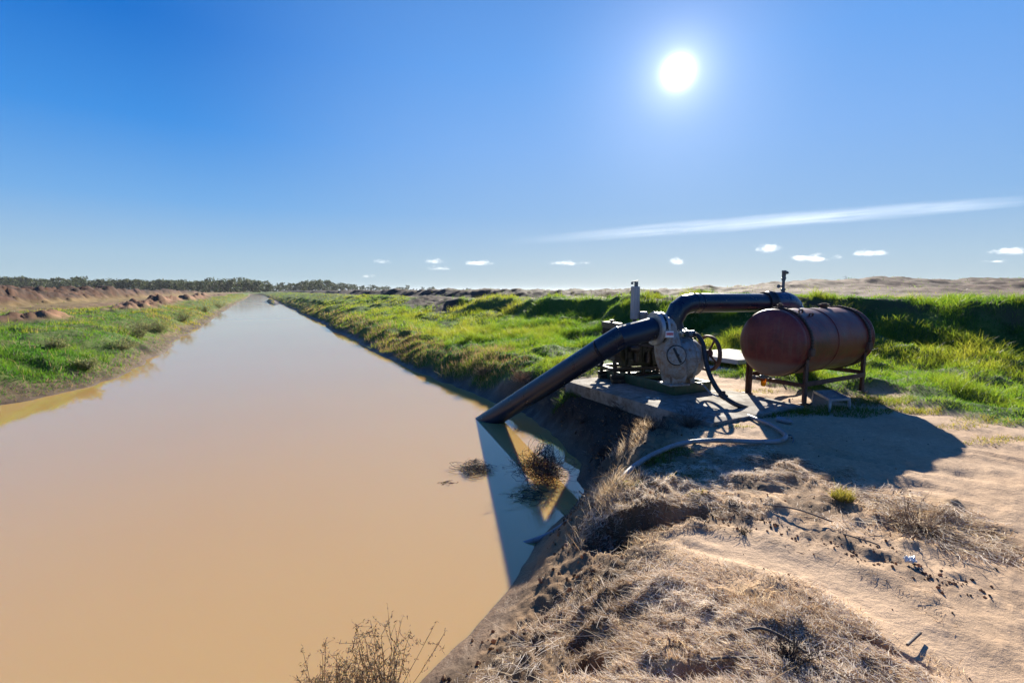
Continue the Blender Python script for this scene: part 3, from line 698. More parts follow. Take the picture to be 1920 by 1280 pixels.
# ------------------------------------------------------------------ discharge pipe
def build_discharge():
    e = P(1440, 567, 8.95)
    t = thing('discharge_pipe', 'black pipe rising off the pump and running level to a blue elbow', 'pipe', (D1.x, D1.y, D1.z))
    r = .166
    up = [D1 + UP * .02, P(1261, 603, 8.12), P(1272, 580, 8.14), P(1284, 571, 8.18), P(1299, 568, 8.26)]
    bm = bmesh.new(); tube(bm, up, [r, r, r + .004, r + .002, r], 36)
    obj('mitre_bend', bm, M['blackpipe'], t, 22)
    bm = bmesh.new(); tube(bm, [up[-1], e], r, 36)
    dv = (e - up[-1]).normalized()
    for k in (.0, .13): ringtube(bm, up[-1] + dv * k, dv, r, .008, 36, 6)
    obj('level_length', bm, M['blackpipe'], t, 50)
    bm = bmesh.new(); lathe(bm, e, dv, [(-.12, r + .002), (-.12, r + .03), (.0, r + .034), (.02, r + .05), (.06, r + .05), (.06, r)], 36)
    obj('coupling', bm, M['blackmetal'], t)
    pts = [e + dv * .05, P(1466, 566, 9.06), P(1478, 570, 9.14), P(1487, 584, 9.22), P(1493, 612, 9.3), P(1496, 650, 9.36), P(1497, 715, 9.4)]
    bm = bmesh.new(); sp_ = spline(pts, 4); tube(bm, sp_, .192, 36)
    for k in (4, 10): ringtube(bm, sp_[k], (sp_[k + 1] - sp_[k - 1]).normalized(), .19, .008, 36, 6)
    el = obj('blue_elbow', bm, M['bluepipe'], t, 30)
    # air valve
    b0 = P(1468, 547, 9.08); zt = P(1468, 507, 9.08).z; H = zt - b0.z
    bm = bmesh.new()
    lathe(bm, b0, UP, [(-.05, .032), (.02, .032), (.025, .042), (.06, .042), (.065, .026), (H * .52, .026), (H * .53, .034), (H * .60, .034), (H * .61, .044), (H * .66, .044), (H * .67, .034), (H * .93, .036), (H * .95, .042), (H, .038), (H, 0)], 16)
    tube(bm, [b0 + UP * H * .9, b0 + UP * H * .93 + AX * .07, b0 + UP * H * .86 + AX * .085], [.022, .022, .026], 10)
    v = obj('air_valve', bm, M['valve'], t)
    bm = bmesh.new(); q = b0 + UP * H * .26
    tube(bm, [q, q - AX * .10], .014, 8); lathe(bm, q - AX * .115, AX, [(0, .0), (0, .036), (.012, .036), (.012, 0)], 12)
    obj('tap_handle', bm, M['valve'], v)
build_discharge()
# ------------------------------------------------------------------ engine
def build_engine():
    O = G(1192, 711, ZS)
    t = thing('diesel_engine', 'grimy dark green diesel engine on black frame behind the slanting pipe', 'engine', (O.x, O.y, ZS))
    E = lambda a, b, z: O + AX * a + BX * b + UP * (z - ZS)
    ax = (AX, BX, UP)
    bm = bmesh.new()
    for b in (-.26, .26):
        box(bm, E(-.05, b, .17), (1.25, .05, .07), ax, .006); box(bm, E(-.05, b, .31), (1.32, .09, .05), ax, .006)
        for a in (-.60, -.3, .0, .3, .52): box(bm, E(a, b, .245), (.05, .045, .085), ax, .004)
        box(bm, E(-.05, b, .092), (1.2, .10, .075), ax, .006)
    for a in (-.62, -.2, .25, .53): box(bm, E(a, 0, .30), (.07, .43, .055), ax, .006)
    box(bm, E(-.60, -.26, .40), (.06, .06, .14), ax, .004); box(bm, E(-.60, .26, .40), (.06, .06, .14), ax, .004)
    obj('base_frame', bm, M['blackmetal'], t)
    bm = bmesh.new()
    box(bm, E(-.02, 0, .56), (.66, .36, .40), ax, .03)
    for k in range(6): box(bm, E(-.28 + k * .105, -.185, .56), (.035, .03, .30), ax, .008)
    box(bm, E(-.02, 0, .39), (.60, .28, .12), ax, .03, .9)
    for a in (-.26, .24):
        for b in (-.22, .22): box(bm, E(a, b, .42), (.09, .10, .12), ax, .012)
    blk = obj('engine_block', bm, M['engine'], t)
    bm = bmesh.new(); box(bm, E(-.02, .0, .82), (.62, .27, .11), ax, .02); 
    for k in range(3): box(bm, E(-.22 + k * .2, 0, .905), (.16, .20, .07), ax, .02)
    for k in range(3): tube(bm, spline([E(-.22 + k * .2, -.16, .86), E(-.22 + k * .2, -.23, .82), E(-.20 + k * .15, -.24, .66), E(-.02, -.22, .62)], 4), .008, 6)
    obj('cylinder_head', bm, M['engine'], t)
    bm = bmesh.new(); box(bm, E(-.54, 0, .80), (.11, .52, .58), ax, .015); box(bm, E(-.54, 0, 1.12), (.15, .56, .09), ax, .02); box(bm, E(-.54, 0, .49), (.14, .54, .06), ax, .01)
    for k in range(9): box(bm, E(-.604, -.22 + k * .055, .80), (.02, .012, .5), ax)
    lathe(bm, E(-.54, 0, 1.16), UP, [(0, .03), (.03, .03), (.03, .045), (.05, .045), (.05, 0)], 14)
    obj('radiator', bm, M['blackmetal'], t)
    bm = bmesh.new(); lathe(bm, E(-.45, 0, .66), AX, [(0, .04), (0, .05), (.06, .05), (.06, .03)], 14)
    for k in range(6):
        a = k * math.pi / 3; d = BX * math.cos(a) + UP * math.sin(a); q = (AX * .5 + AX.cross(d) * .8).normalized()
        box(bm, E(-.42, 0, .66) + d * .13, (.19, .07, .006), (d, q, d.cross(q)))
    obj('cooling_fan', bm, M['blackmetal'], t)
    bm = bmesh.new(); lathe(bm, E(.30, 0, .58), AX, [(0, .1), (0, .24), (.10, .26), (.16, .26), (.18, .20), (.18, 0)], 36); bolts(bm, E(.47, 0, .58), AX, .23, 10)
    box(bm, E(.40, -.0, .42), (.12, .40, .22), ax, .02)
    obj('flywheel_housing', bm, M['blackmetal'], t)
    # exhaust: elbow, ribbed heat shield, thin outlet with a flap
    X0 = P(1190, 596, 9.0); X1 = P(1190.5, 537, 9.0)
    bm = bmesh.new(); tube(bm, spline([E(.05, .08, .86), E(.03, .1, .98), X0 - UP * .12, X0], 4), .045, 14)
    obj('exhaust_elbow', bm, M['blackmetal'], t)
    bm = bmesh.new(); n = 60; rings = []
    for z in (X0.z - .02, X0.z + .0, X1.z - .01, X1.z):
        rr = .078 if z in (X0.z, X1.z - .01) else .07
        rings.append([bm.verts.new((X0.x + math.cos(2 * math.pi * j / n) * rr * (1 + .06 * (1 if (j // 3) % 2 else -1)), X0.y + math.sin(2 * math.pi * j / n) * rr * (1 + .06 * (1 if (j // 3) % 2 else -1)), z)) for j in range(n)])
    for A, B in zip(rings[:-1], rings[1:]):
        for j in range(n): bm.faces.new((A[j], A[(j + 1) % n], B[(j + 1) % n], B[j]))
    bm.faces.new(rings[0][::-1]); bm.faces.new(rings[-1])
    xs = obj('exhaust_stack', bm, M['exhaust'], t, 20)
    bm = bmesh.new(); c = Vector((X0.x + .012, X0.y, X1.z)); lathe(bm, c, UP, [(-.02, .036), (.088, .036), (.088, .03), (.0, .03)], 16)
    fl = Vector((.93, 0, -.36)).normalized()
    box(bm, c + UP * .098 + Vector((-.018, 0, 0)), (.115, .08, .012), (Vector((.97, 0, .2)).normalized(), Vector((0, 1, 0)), Vector((-.2, 0, .97)).normalized()), .003)
    box(bm, c + UP * .062 + Vector((-.075, 0, 0)), (.012, .07, .05), ax, .003)
    obj('rain_flap', bm, M['valve'], xs)
    bm = bmesh.new(); q = P(1206, 596, 8.95)
    lathe(bm, q, UP, [(-.20, .03), (-.10, .03), (-.10, .07), (-.06, .075), (.05, .075), (.05, .088), (.09, .085), (.115, .06), (.12, 0)], 24)
    tube(bm, spline([q - UP * .18, q - UP * .28, E(.12, .05, .92)], 4), .03, 12)
    obj('air_cleaner', bm, M['valve'], t)
    for a, z, r in ((-.15, .52, .045), (.10, .50, .05), (.21, .54, .035)):
        bm = bmesh.new(); lathe(bm, E(a, -.235, z), UP, [(-.09, 0), (-.09, r), (.06, r), (.06, r * .7), (.10, r * .7), (.10, 0)], 16)
        obj('oil_filter', bm, M['blackmetal'], t)
    bm = bmesh.new(); lathe(bm, E(-.30, -.26, .68), AX, [(0, 0), (0, .06), (.17, .06), (.17, 0)], 18); tube(bm, [E(-.2, -.2, .8), E(-.15, -.3, .75), E(.2, -.26, .7), E(.34, -.2, .75)], .012, 8)
    obj('alternator', bm, M['blackmetal'], t)
build_engine()
# ------------------------------------------------------------------ tank
def build_tank():
    ta = Vector((1.545, .87, 0)).normalized(); tp = Vector((-ta.y, ta.x, 0))
    c1 = Vector((4.255, 7.655, .93)); c2 = Vector((5.75, 8.50, .93)); Rt = .53
    t = thing('fuel_tank', 'rusty dark red cylindrical fuel tank on four angle iron legs', 'tank', (c1.x, c1.y, 0))
    a0, a1 = -.14, (c2 - c1).length + .16
    bm = bmesh.new(); n = 72
    prof = [(a0, Rt - .004), (a0 + .02, Rt)] + [(a0 + .02 + k * (a1 - a0 - .04) / 14, Rt + (.004 * math.sin(k * 1.9))) for k in range(1, 14)] + [(a1 - .02, Rt), (a1, Rt - .004)]
    lathe(bm, c1, ta, prof, n)
    for a in (a0 + .05, .78, a1 - .05): ringtube(bm, c1 + ta * a, ta, Rt, .007, 72, 6)
    sh = obj('shell', bm, M['tank'], t, 40)
    for a, sg in ((a0, -1), (a1, 1)):
        bm = bmesh.new(); pr = [(sg * .0, Rt + .005), (sg * .03, Rt + .004)] + [(sg * (.03 + .15 * math.sin(k * math.pi / 2 / 10)), Rt * math.cos(k * math.pi / 2 / 10) if k < 10 else 0) for k in range(1, 11)]
        lathe(bm, c1 + ta * a, ta, pr, n)
        obj('end_cap', bm, M['tank'], t, 50)
    for c in (c1, c2):
        bm = bmesh.new(); lathe(bm, c, ta, [(-.026, Rt - .01), (-.026, Rt + .016), (.026, Rt + .016), (.026, Rt - .01)], n)
        for k in range(46):
            an = math.pi * (-.12 + 1.24 * k / 45); d = tp * math.cos(an) + UP * math.sin(an)
            box(bm, c + d * (Rt + .020) + ta * random.uniform(-.012, .012), (.05, .035, .02), (ta, ta.cross(d), d), .006)
        obj('strap', bm, M['chain'], t)
    for c in (c1, c2):
        for sg in (1, -1):
            f = c + tp * (sg * .49)
            bm = bmesh.new(); g = float(gz(f.x, f.y)[0])
            box(bm, Vector((f.x, f.y, (g - .03 + .86) / 2)), (.075, .012, .86 - g + .03), (ta, tp, UP), .003)
            box(bm, Vector((f.x, f.y, (g - .03 + .86) / 2)) + ta * .032 - tp * (sg * .038), (.012, .062, .86 - g + .03), (ta, tp, UP), .003)
            box(bm, Vector((f.x, f.y, g + .012)), (.14, .14, .014), (ta, tp, UP), .003)
            box(bm, Vector((f.x, f.y, .82)) + tp * (sg * .03), (.12, .10, .12), (ta, tp, UP), .02)
            obj('leg', bm, M['rustleg'], t)
    for sg in (1, -1):
        bm = bmesh.new(); L = (c2 - c1).length; m = (c1 + c2) / 2 + tp * (sg * .49)
        box(bm, Vector((m.x, m.y, .33)) + tp * (sg * .012), (L + .05, .012, .075), (ta, tp, UP), .003); box(bm, Vector((m.x, m.y, .30)) - tp * (sg * .03), (L - .09, .06, .012), (ta, tp, UP), .003)
        obj('side_rail', bm, M['rustleg'], t)
    for c, z in ((c1, .29), (c2, .36)):
        bm = bmesh.new(); box(bm, Vector((c.x, c.y, z)) + ta * .05, (.012, .93, .07), (ta, tp, UP), .003); box(bm, Vector((c.x, c.y, z + .03)) + ta * .02, (.045, .93, .012), (ta, tp, UP), .003)
        obj('cross_rail', bm, M['rustleg'], t)
    for a, r, h in ((.02, .032, .10), (1.28, .055, .09)):
        q = c1 + ta * a + UP * (Rt - .01)
        bm = bmesh.new(); lathe(bm, q, UP, [(-.02, r), (h * .55, r), (h * .55, r * 1.5), (h * .8, r * 1.5), (h * .8, r * .9), (h, r * .8), (h, 0)], 16)
        obj('filler_cap', bm, M['rustleg'], t)
    bm = bmesh.new()
    for a, an in ((.18, 1.15), (.30, .95)):
        d = -tp * math.cos(an) + UP * math.sin(an); q = c1 + ta * a + d * (Rt - .005)
        tube(bm, spline([q, q + d * .04 - ta * .03, q + d * .045 + ta * .05, q + ta * .09 + d * .0], 4), .011, 8)
    obj('lifting_lug', bm, M['rustleg'], t)
    # outlet, tap and amber filter bowl under the front end
    q = P(1432, 706, 7.72)
    bm = bmesh.new(); tube(bm, spline([Vector((q.x + .03, q.y + .02, .44)), q + UP * .06, q + AX * .08, q - AX * .02], 4), .018, 10); box(bm, q, (.11, .07, .06), (AX, BX, UP), .015); tube(bm, [q, q - AX * .18], .013, 8); ringtube(bm, q - AX * .19, AX, .03, .008, 16, 6)
    tube(bm, spline([q + AX * .05, q + AX * .16 - UP * .03, q + AX * .35 - UP * .1, q + AX * .48 - UP * .24], 5), .014, 8)
    ff = obj('fuel_filter', bm, M['valve'], t)
    bm = bmesh.new(); lathe(bm, q - UP * .03, -UP, [(0, .034), (.02, .04), (.10, .04), (.125, .028), (.13, 0)], 20); obj('filter_bowl', bm, M['amber'], ff)
build_tank()
# ------------------------------------------------------------------ small things round the machines
def build_small():
    tops = [G(1527, 734, .18), G(1557, 750, .17), G(1592, 748, .17), G(1562, 733, .18)]
    t = thing('metal_step', 'grey metal grate step standing in the grass before the red tank', 'step', (tops[1].x, tops[1].y, 0))
    bm = bmesh.new()
    for i in range(4):
        a, b = tops[i], tops[(i + 1) % 4]; d = (b - a).normalized(); box(bm, (a + b) / 2, ((b - a).length + .03, .03, .035), (d, UP.cross(d), UP), .004)
    for k in range(1, 5):
        a = tops[0].lerp(tops[1], k / 5); b = tops[3].lerp(tops[2], k / 5); d = (b - a).normalized(); box(bm, (a + b) / 2 + UP * .004, ((b - a).length, .014, .022), (d, UP.cross(d), UP))
    for k in (1, 2, 3):
        a = tops[0].lerp(tops[3], k / 4); b = tops[1].lerp(tops[2], k / 4); d = (b - a).normalized(); box(bm, (a + b) / 2 - UP * .012, ((b - a).length, .012, .018), (d, UP.cross(d), UP))
    obj('tread', bm, M['stool'], t)
    cen = sum(tops, Vector()) / 4
    for q in tops:
        f = q + (q - cen) * .10; f.z = -.02
        bm = bmesh.new(); tube(bm, [q, f], [.022, .018], 8); obj('leg', bm, M['stool'], t)
    # black hose off the pump
    g = on(1414, 772, .03)
    path = [P(1297, 626, 7.9), P(1308, 629, 7.82), P(1318, 645, 7.72), P(1322, 668, 7.62), P(1327, 692, 7.5), P(1337, 716, 7.3), P(1354, 740, 7.05), P(1380, 758, 6.85), g, on(1425, 778, .03)]
    t = thing('black_hose', 'black rubber hose looping from the pump top down to the sand', 'hose', (g.x, g.y, 0))
    bm = bmesh.new(); tube(bm, spline(path, 8), .036, 14); obj('hose_body', bm, M['rubber'], t, 60)
    q = P(1356, 742, 7.03); bm = bmesh.new(); lathe(bm, q, (path[7] - path[6]), [(-.05, .037), (-.05, .048), (.05, .048), (.05, .037)], 14); box(bm, q + UP * .055, (.05, .04, .035), bev=.006); obj('hose_clamp', bm, M['chain'], t)
    bm = bmesh.new(); tube(bm, spline([G(1300, 716, .22), P(1318, 722, 7.45), P(1332, 736, 7.2), P(1347, 743, 7.05)], 6), .014, 8)
    tag(obj('drain_hose', bm, M['hose'], None, 60), 'thin grey drain hose hanging over the green skid beside the black hose', 'hose')
    # long grey hose across the sand into the water
    pts = [on(1340, 774, .035), on(1380, 777, .04), on(1412, 788, .035), on(1442, 800, .035), on(1464, 813, .035), on(1473, 825, .04), on(1458, 833, .04), on(1415, 835, .045), on(1370, 834, .05), on(1320, 833, .045), on(1275, 840, .05), on(1240, 853, .05), on(1210, 868, .05), on(1180, 890, .05)]
    e1 = G(1125, 936, -.30); e2 = G(1082, 966, -.48); e3 = G(1030, 1001, -.68); e4 = G(984, 1018, WATER - .02); e5 = G(940, 1030, WATER - .18)
    pts += [G(1152, 912, -.10), e1, e2, e3, e4, e5]
    t = thing('grey_hose', 'long grey hose bent across the sand and trailing into the canal', 'hose', (pts[5].x, pts[5].y, 0))
    bm = bmesh.new(); tube(bm, spline(pts, 8), .026, 16); obj('hose_body', bm, M['hose'], t, 60)
    bm = bmesh.new(); dv = (pts[0] - pts[1]).normalized(); tube(bm, [pts[0] - dv * .12, pts[0] - dv * .04, pts[0] + dv * .03], [.038, .05, .05], 14); obj('coupling', bm, M['blackmetal'], t)
    # bottle, shard, pale lumps for sun dapples
    a, b = on(1457, 790, .035), on(1486, 796, .035); bm = bmesh.new(); d = (b - a)
    lathe(bm, a, d, [(0, 0), (0, .036), (.01, .04), (d.length * .75, .04), (d.length * .9, .018), (d.length, .018), (d.length, 0)], 18)
    tag(obj('plastic_bottle', bm, M['hose']), 'dull plastic bottle lying in the tank shadow beside the grey hose', 'bottle')
    g = on(1706, 1056, .012); bm = bmesh.new(); bmesh.ops.create_grid(bm, x_segments=7, y_segments=6, size=.032)
    for v in bm.verts: v.co = Vector((v.co.x * 1.0 + random.uniform(-.008, .008), v.co.y * .8, random.uniform(0, .035))) + g
    ob = obj('plastic_scrap', bm, M['plastic']); ob.modifiers.new('thick', 'SOLIDIFY').thickness = .003
    tag(ob, 'crumpled white plastic scrap on the sand beside the smooth track', 'litter')
    bm = bmesh.new(); tube(bm, spline([on(1474, 818, .01), on(1483, 820, .03), on(1488, 826, .02), on(1486, 830, .0)], 4), .006, 6)
    tag(obj('bent_wire', bm, M['valve']), 'short bent wire poking from the sand at the bend in the hose', 'wire')
    for k, (px, py, r, lb) in enumerate([(1215, 745, .028, 'largest pale lump standing for a sun dapple on the concrete pad edge'), (1227, 748, .018, 'small pale lump standing for a sun dapple on the pad, left of the middle'), (1234, 746, .017, 'small pale lump standing for a sun dapple on the pad beside the green skid')]):
        g = G(px, py, ZS + r * .4); bm = bmesh.new(); bmesh.ops.create_icosphere(bm, subdivisions=2, radius=r)
        for v in bm.verts: v.co = Vector((v.co.x * 1.3, v.co.y, v.co.z * .6)) * random.uniform(.85, 1.1) + g
        tag(obj('dapple_stone', bm, M['paleconc']), lb, 'dapple_stone', 'pale sun dapple lumps on the concrete pad')  # pale lumps added to stand for sun dapples on the pad
build_small()
# ------------------------------------------------------------------ grass (stuff)
def scatter(n, r0, r1, p=.6, th=48.5, tr=None):
    u = RNG.random(n); r = (r0 ** (1 - p) + u * (r1 ** (1 - p) - r0 ** (1 - p))) ** (1 / (1 - p))
    a = np.radians(RNG.uniform(-th, tr or th, n)); return np.sin(a) * r, np.cos(a) * r
def rdir(n, tilt):
    a = RNG.random(n) * 2 * np.pi; s = np.abs(RNG.normal(size=n)) * tilt
    return unit(np.stack([np.cos(a) * s, np.sin(a) * s, np.ones(n)], 1))
def pal(cols, w):
    """blend along a list of colours with a 0..1 number"""
    cols = np.array(cols); w = np.clip(w, 0, .9999) * (len(cols) - 1); i = w.astype(int); f = (w - i)[:, None]
    return cols[i] * (1 - f) + cols[i + 1] * f
def build_grass():
    parts_r, parts_l, parts_d, parts_e = [], [], [], []
    for (n, r0, r1, wd, hs) in ((300000, 7.5, 20, .0075, 1.0), (330000, 16, 60, .016, 1.05), (200000, 50, 260, .05, 1.15)):
        x, y = scatter(int(n * 1.15), r0, r1, .45, 50, 62); n = len(x)
        R = fields(x, y); colours(R, x, y)
        r = R['r']; stub = (~R['right']) & (R['d'] > .08) & (R['d'] < .9) & (RNG.random(n) < .5)
        dens = R['grassy'] * (1 - .97 * np.clip(R['bare'] * 1.3, 0, 1)) * (R['d'] > .12)
        isl = (R['isl'] > .80) & (R['d'] < 0)
        n1 = fbm(x, y, 1.1, 3, 301); n2 = fbm(x, y, 3.2, 3, 302); n3 = fbm(x, y, .4, 2, 303)
        keep = (RNG.random(n) < dens * np.clip(.85 + .4 * n1, .45, 1)) | isl | stub
        idx = np.where(keep)[0]
        x, y, z, r = x[idx], y[idx], R['z'][idx], r[idx]; n1, n2, n3 = n1[idx], n2[idx], n3[idx]; rt = R['right'][idx]; d = R['d'][idx]; e = R['e'][idx]; isl = isl[idx]; al = R['al'][idx]; s = R['s'][idx]; psd = R['psd'][idx]
        k = len(x)
        if not k: continue
        lush = np.where(rt, np.where((e > -7.5) & (e < .5) & (al > 36) & (al < 80), .18, .09), .115)       # long grass on the slope behind the tank
        h = lush * (1 + 1.0 * n1 + .5 * n3) * hs * RNG.uniform(.55, 1.35, k)
        h = np.clip(h, .075, .5)
        h = np.where(rt & (psd < .9), h * .55, h)
        sb = (~rt) & (d < .75) & (RNG.random(k) > d * 1.1 - .05)
        h = np.where(sb, RNG.uniform(.015, .06, k), h)
        W = np.maximum(wd, r * .00075) * RNG.uniform(.6, 1.3, k)
        base = np.stack([x, y, z - .01], 1); dr = rdir(k, .42)
        bend = np.stack([RNG.normal(size=k) * h * .35, RNG.normal(size=k) * h * .35, -np.abs(RNG.normal(size=k)) * h * .25], 1)
        m = np.clip(.42 + .38 * n2 + .25 * n1 + RNG.normal(size=k) * .14, 0, 1)
        m = np.where(rt, m, np.clip(.40 + .55 * n1 + .25 * n2 + RNG.normal(size=k) * .14, 0, 1)); m = np.where(rt, np.clip(m + .18 * n3 + .1 * n1, 0, 1), m)
        m = np.clip(m * .88, 0, 1)
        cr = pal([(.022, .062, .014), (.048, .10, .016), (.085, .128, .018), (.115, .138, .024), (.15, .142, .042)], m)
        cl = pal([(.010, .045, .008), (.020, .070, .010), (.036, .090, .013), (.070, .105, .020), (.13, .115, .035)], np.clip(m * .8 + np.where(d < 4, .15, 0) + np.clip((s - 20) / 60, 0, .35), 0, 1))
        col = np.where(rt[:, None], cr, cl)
        col = np.where((sb & ~isl)[:, None], pal([(.03, .022, .014), (.06, .048, .022), (.07, .085, .02), (.14, .105, .06)], RNG.random(k)), col)
        # dry seeding grass on the lip of the bank
        lip = rt & (d < 1.5 + n1 * .6) & (s > 10.0) | (~rt & (d < 3.0 + n1) & (RNG.random(k) < .05 + .45 * np.clip((s - 20) / 40, 0, 1)))
        dry = pal([(.13, .11, .05), (.25, .18, .10), (.36, .26, .17)], np.clip(.5 + n1 * .4 + RNG.normal(size=k) * .25, 0, 1))
        mixd = lip & (RNG.random(k) < .30)
        col = np.where(mixd[:, None], dry, col); h = np.where(mixd, h * 1.15 + .06, h)
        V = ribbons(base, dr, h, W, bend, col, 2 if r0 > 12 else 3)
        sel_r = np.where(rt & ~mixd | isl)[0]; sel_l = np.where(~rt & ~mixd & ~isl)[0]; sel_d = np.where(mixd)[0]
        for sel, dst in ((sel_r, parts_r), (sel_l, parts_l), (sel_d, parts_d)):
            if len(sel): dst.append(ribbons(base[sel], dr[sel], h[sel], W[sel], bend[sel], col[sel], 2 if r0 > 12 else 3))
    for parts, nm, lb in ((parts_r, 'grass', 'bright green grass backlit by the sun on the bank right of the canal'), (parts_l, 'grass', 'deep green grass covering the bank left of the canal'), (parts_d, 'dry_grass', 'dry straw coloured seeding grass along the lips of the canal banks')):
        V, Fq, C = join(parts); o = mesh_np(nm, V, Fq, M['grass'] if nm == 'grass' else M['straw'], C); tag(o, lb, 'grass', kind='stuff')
    # short weeds in the shade below the tank, by the hose and in small tufts on the sand
    pats = []
    for (px, py, rx, ry, n, h0, tone) in [(1560, 772, .85, .30, 1500, .10, .25), (1470, 776, .55, .22, 800, .08, .25), (1640, 752, .6, .3, 1200, .13, .6), (1850, 790, .45, .2, 260, .09, .8), (1800, 800, .35, .12, 160, .07, .85), (1885, 825, .4, .12, 200, .06, .85), (1840, 830, .3, .08, 110, .05, .85), (1735, 775, .3, .12, 260, .09, .8), (1700, 770, .3, .15, 330, .09, .7),
                                           (1265, 848, .22, .10, 260, .10, .45), (1235, 862, .18, .10, 220, .09, .45), (1270, 893, .22, .10, 200, .045, .8), (1240, 880, .2, .08, 150, .05, .8), (1375, 705, .30, .14, 380, .13, .35), (1350, 700, .2, .1, 200, .13, .3), (1320, 880, .15, .05, 70, .04, .85), (1305, 925, .10, .05, 60, .04, .85), (1175, 912, .2, .1, 260, .06, .6), (1440, 762, .25, .1, 180, .06, .5), (1420, 735, .4, .2, 260, .05, .8), (1060, 745, .25, .15, 400, .14, .35), (1095, 735, .2, .1, 200, .10, .3), (1355, 795, .2, .08, 110, .05, .75), (1390, 800, .2, .06, 90, .05, .75)]:
        g = on(px, py); a = RNG.random(n) * 6.283; q = np.sqrt(RNG.random(n)); x = g.x + np.cos(a) * q * rx; y = g.y + np.sin(a) * q * ry
        z = gz(x, y); h = h0 * RNG.uniform(.5, 1.5, n) * (1.15 - .5 * q)
        c = pal([(.022, .065, .012), (.045, .09, .015), (.085, .098, .022), (.13, .105, .04)], np.clip(tone + RNG.normal(size=n) * .15, 0, 1))
        pats.append(ribbons(np.stack([x, y, z - .005], 1), rdir(n, .6), h, RNG.uniform(.004, .008, n), np.stack([RNG.normal(size=n) * h * .4, RNG.normal(size=n) * h * .4, -h * .2], 1), c, 3))
    V, Fq, C = join(pats); tag(mesh_np('weeds', V, Fq, M['grass'], C), 'sparse low weeds on the sand round the tank legs and hose', 'weeds', kind='stuff')
    g = on(1580, 934); n = 420; a = RNG.random(n) * 6.283; q = np.sqrt(RNG.random(n)) * .08; h = RNG.uniform(.04, .10, n)
    V = ribbons(np.stack([g.x + np.cos(a) * q, g.y + np.sin(a) * q, np.full(n, g.z - .005)], 1), rdir(n, .6), h, np.full(n, .004), RNG.normal(size=(n, 3)) * .02, pal([(.05, .06, .018), (.09, .085, .025), (.15, .12, .05)], RNG.random(n)), 3)
    tag(mesh_np('grass_tuft', *V[:2], M['grass'], V[2]), 'single yellow green grass tuft alone on the bare sand', 'grass tuft')
build_grass()
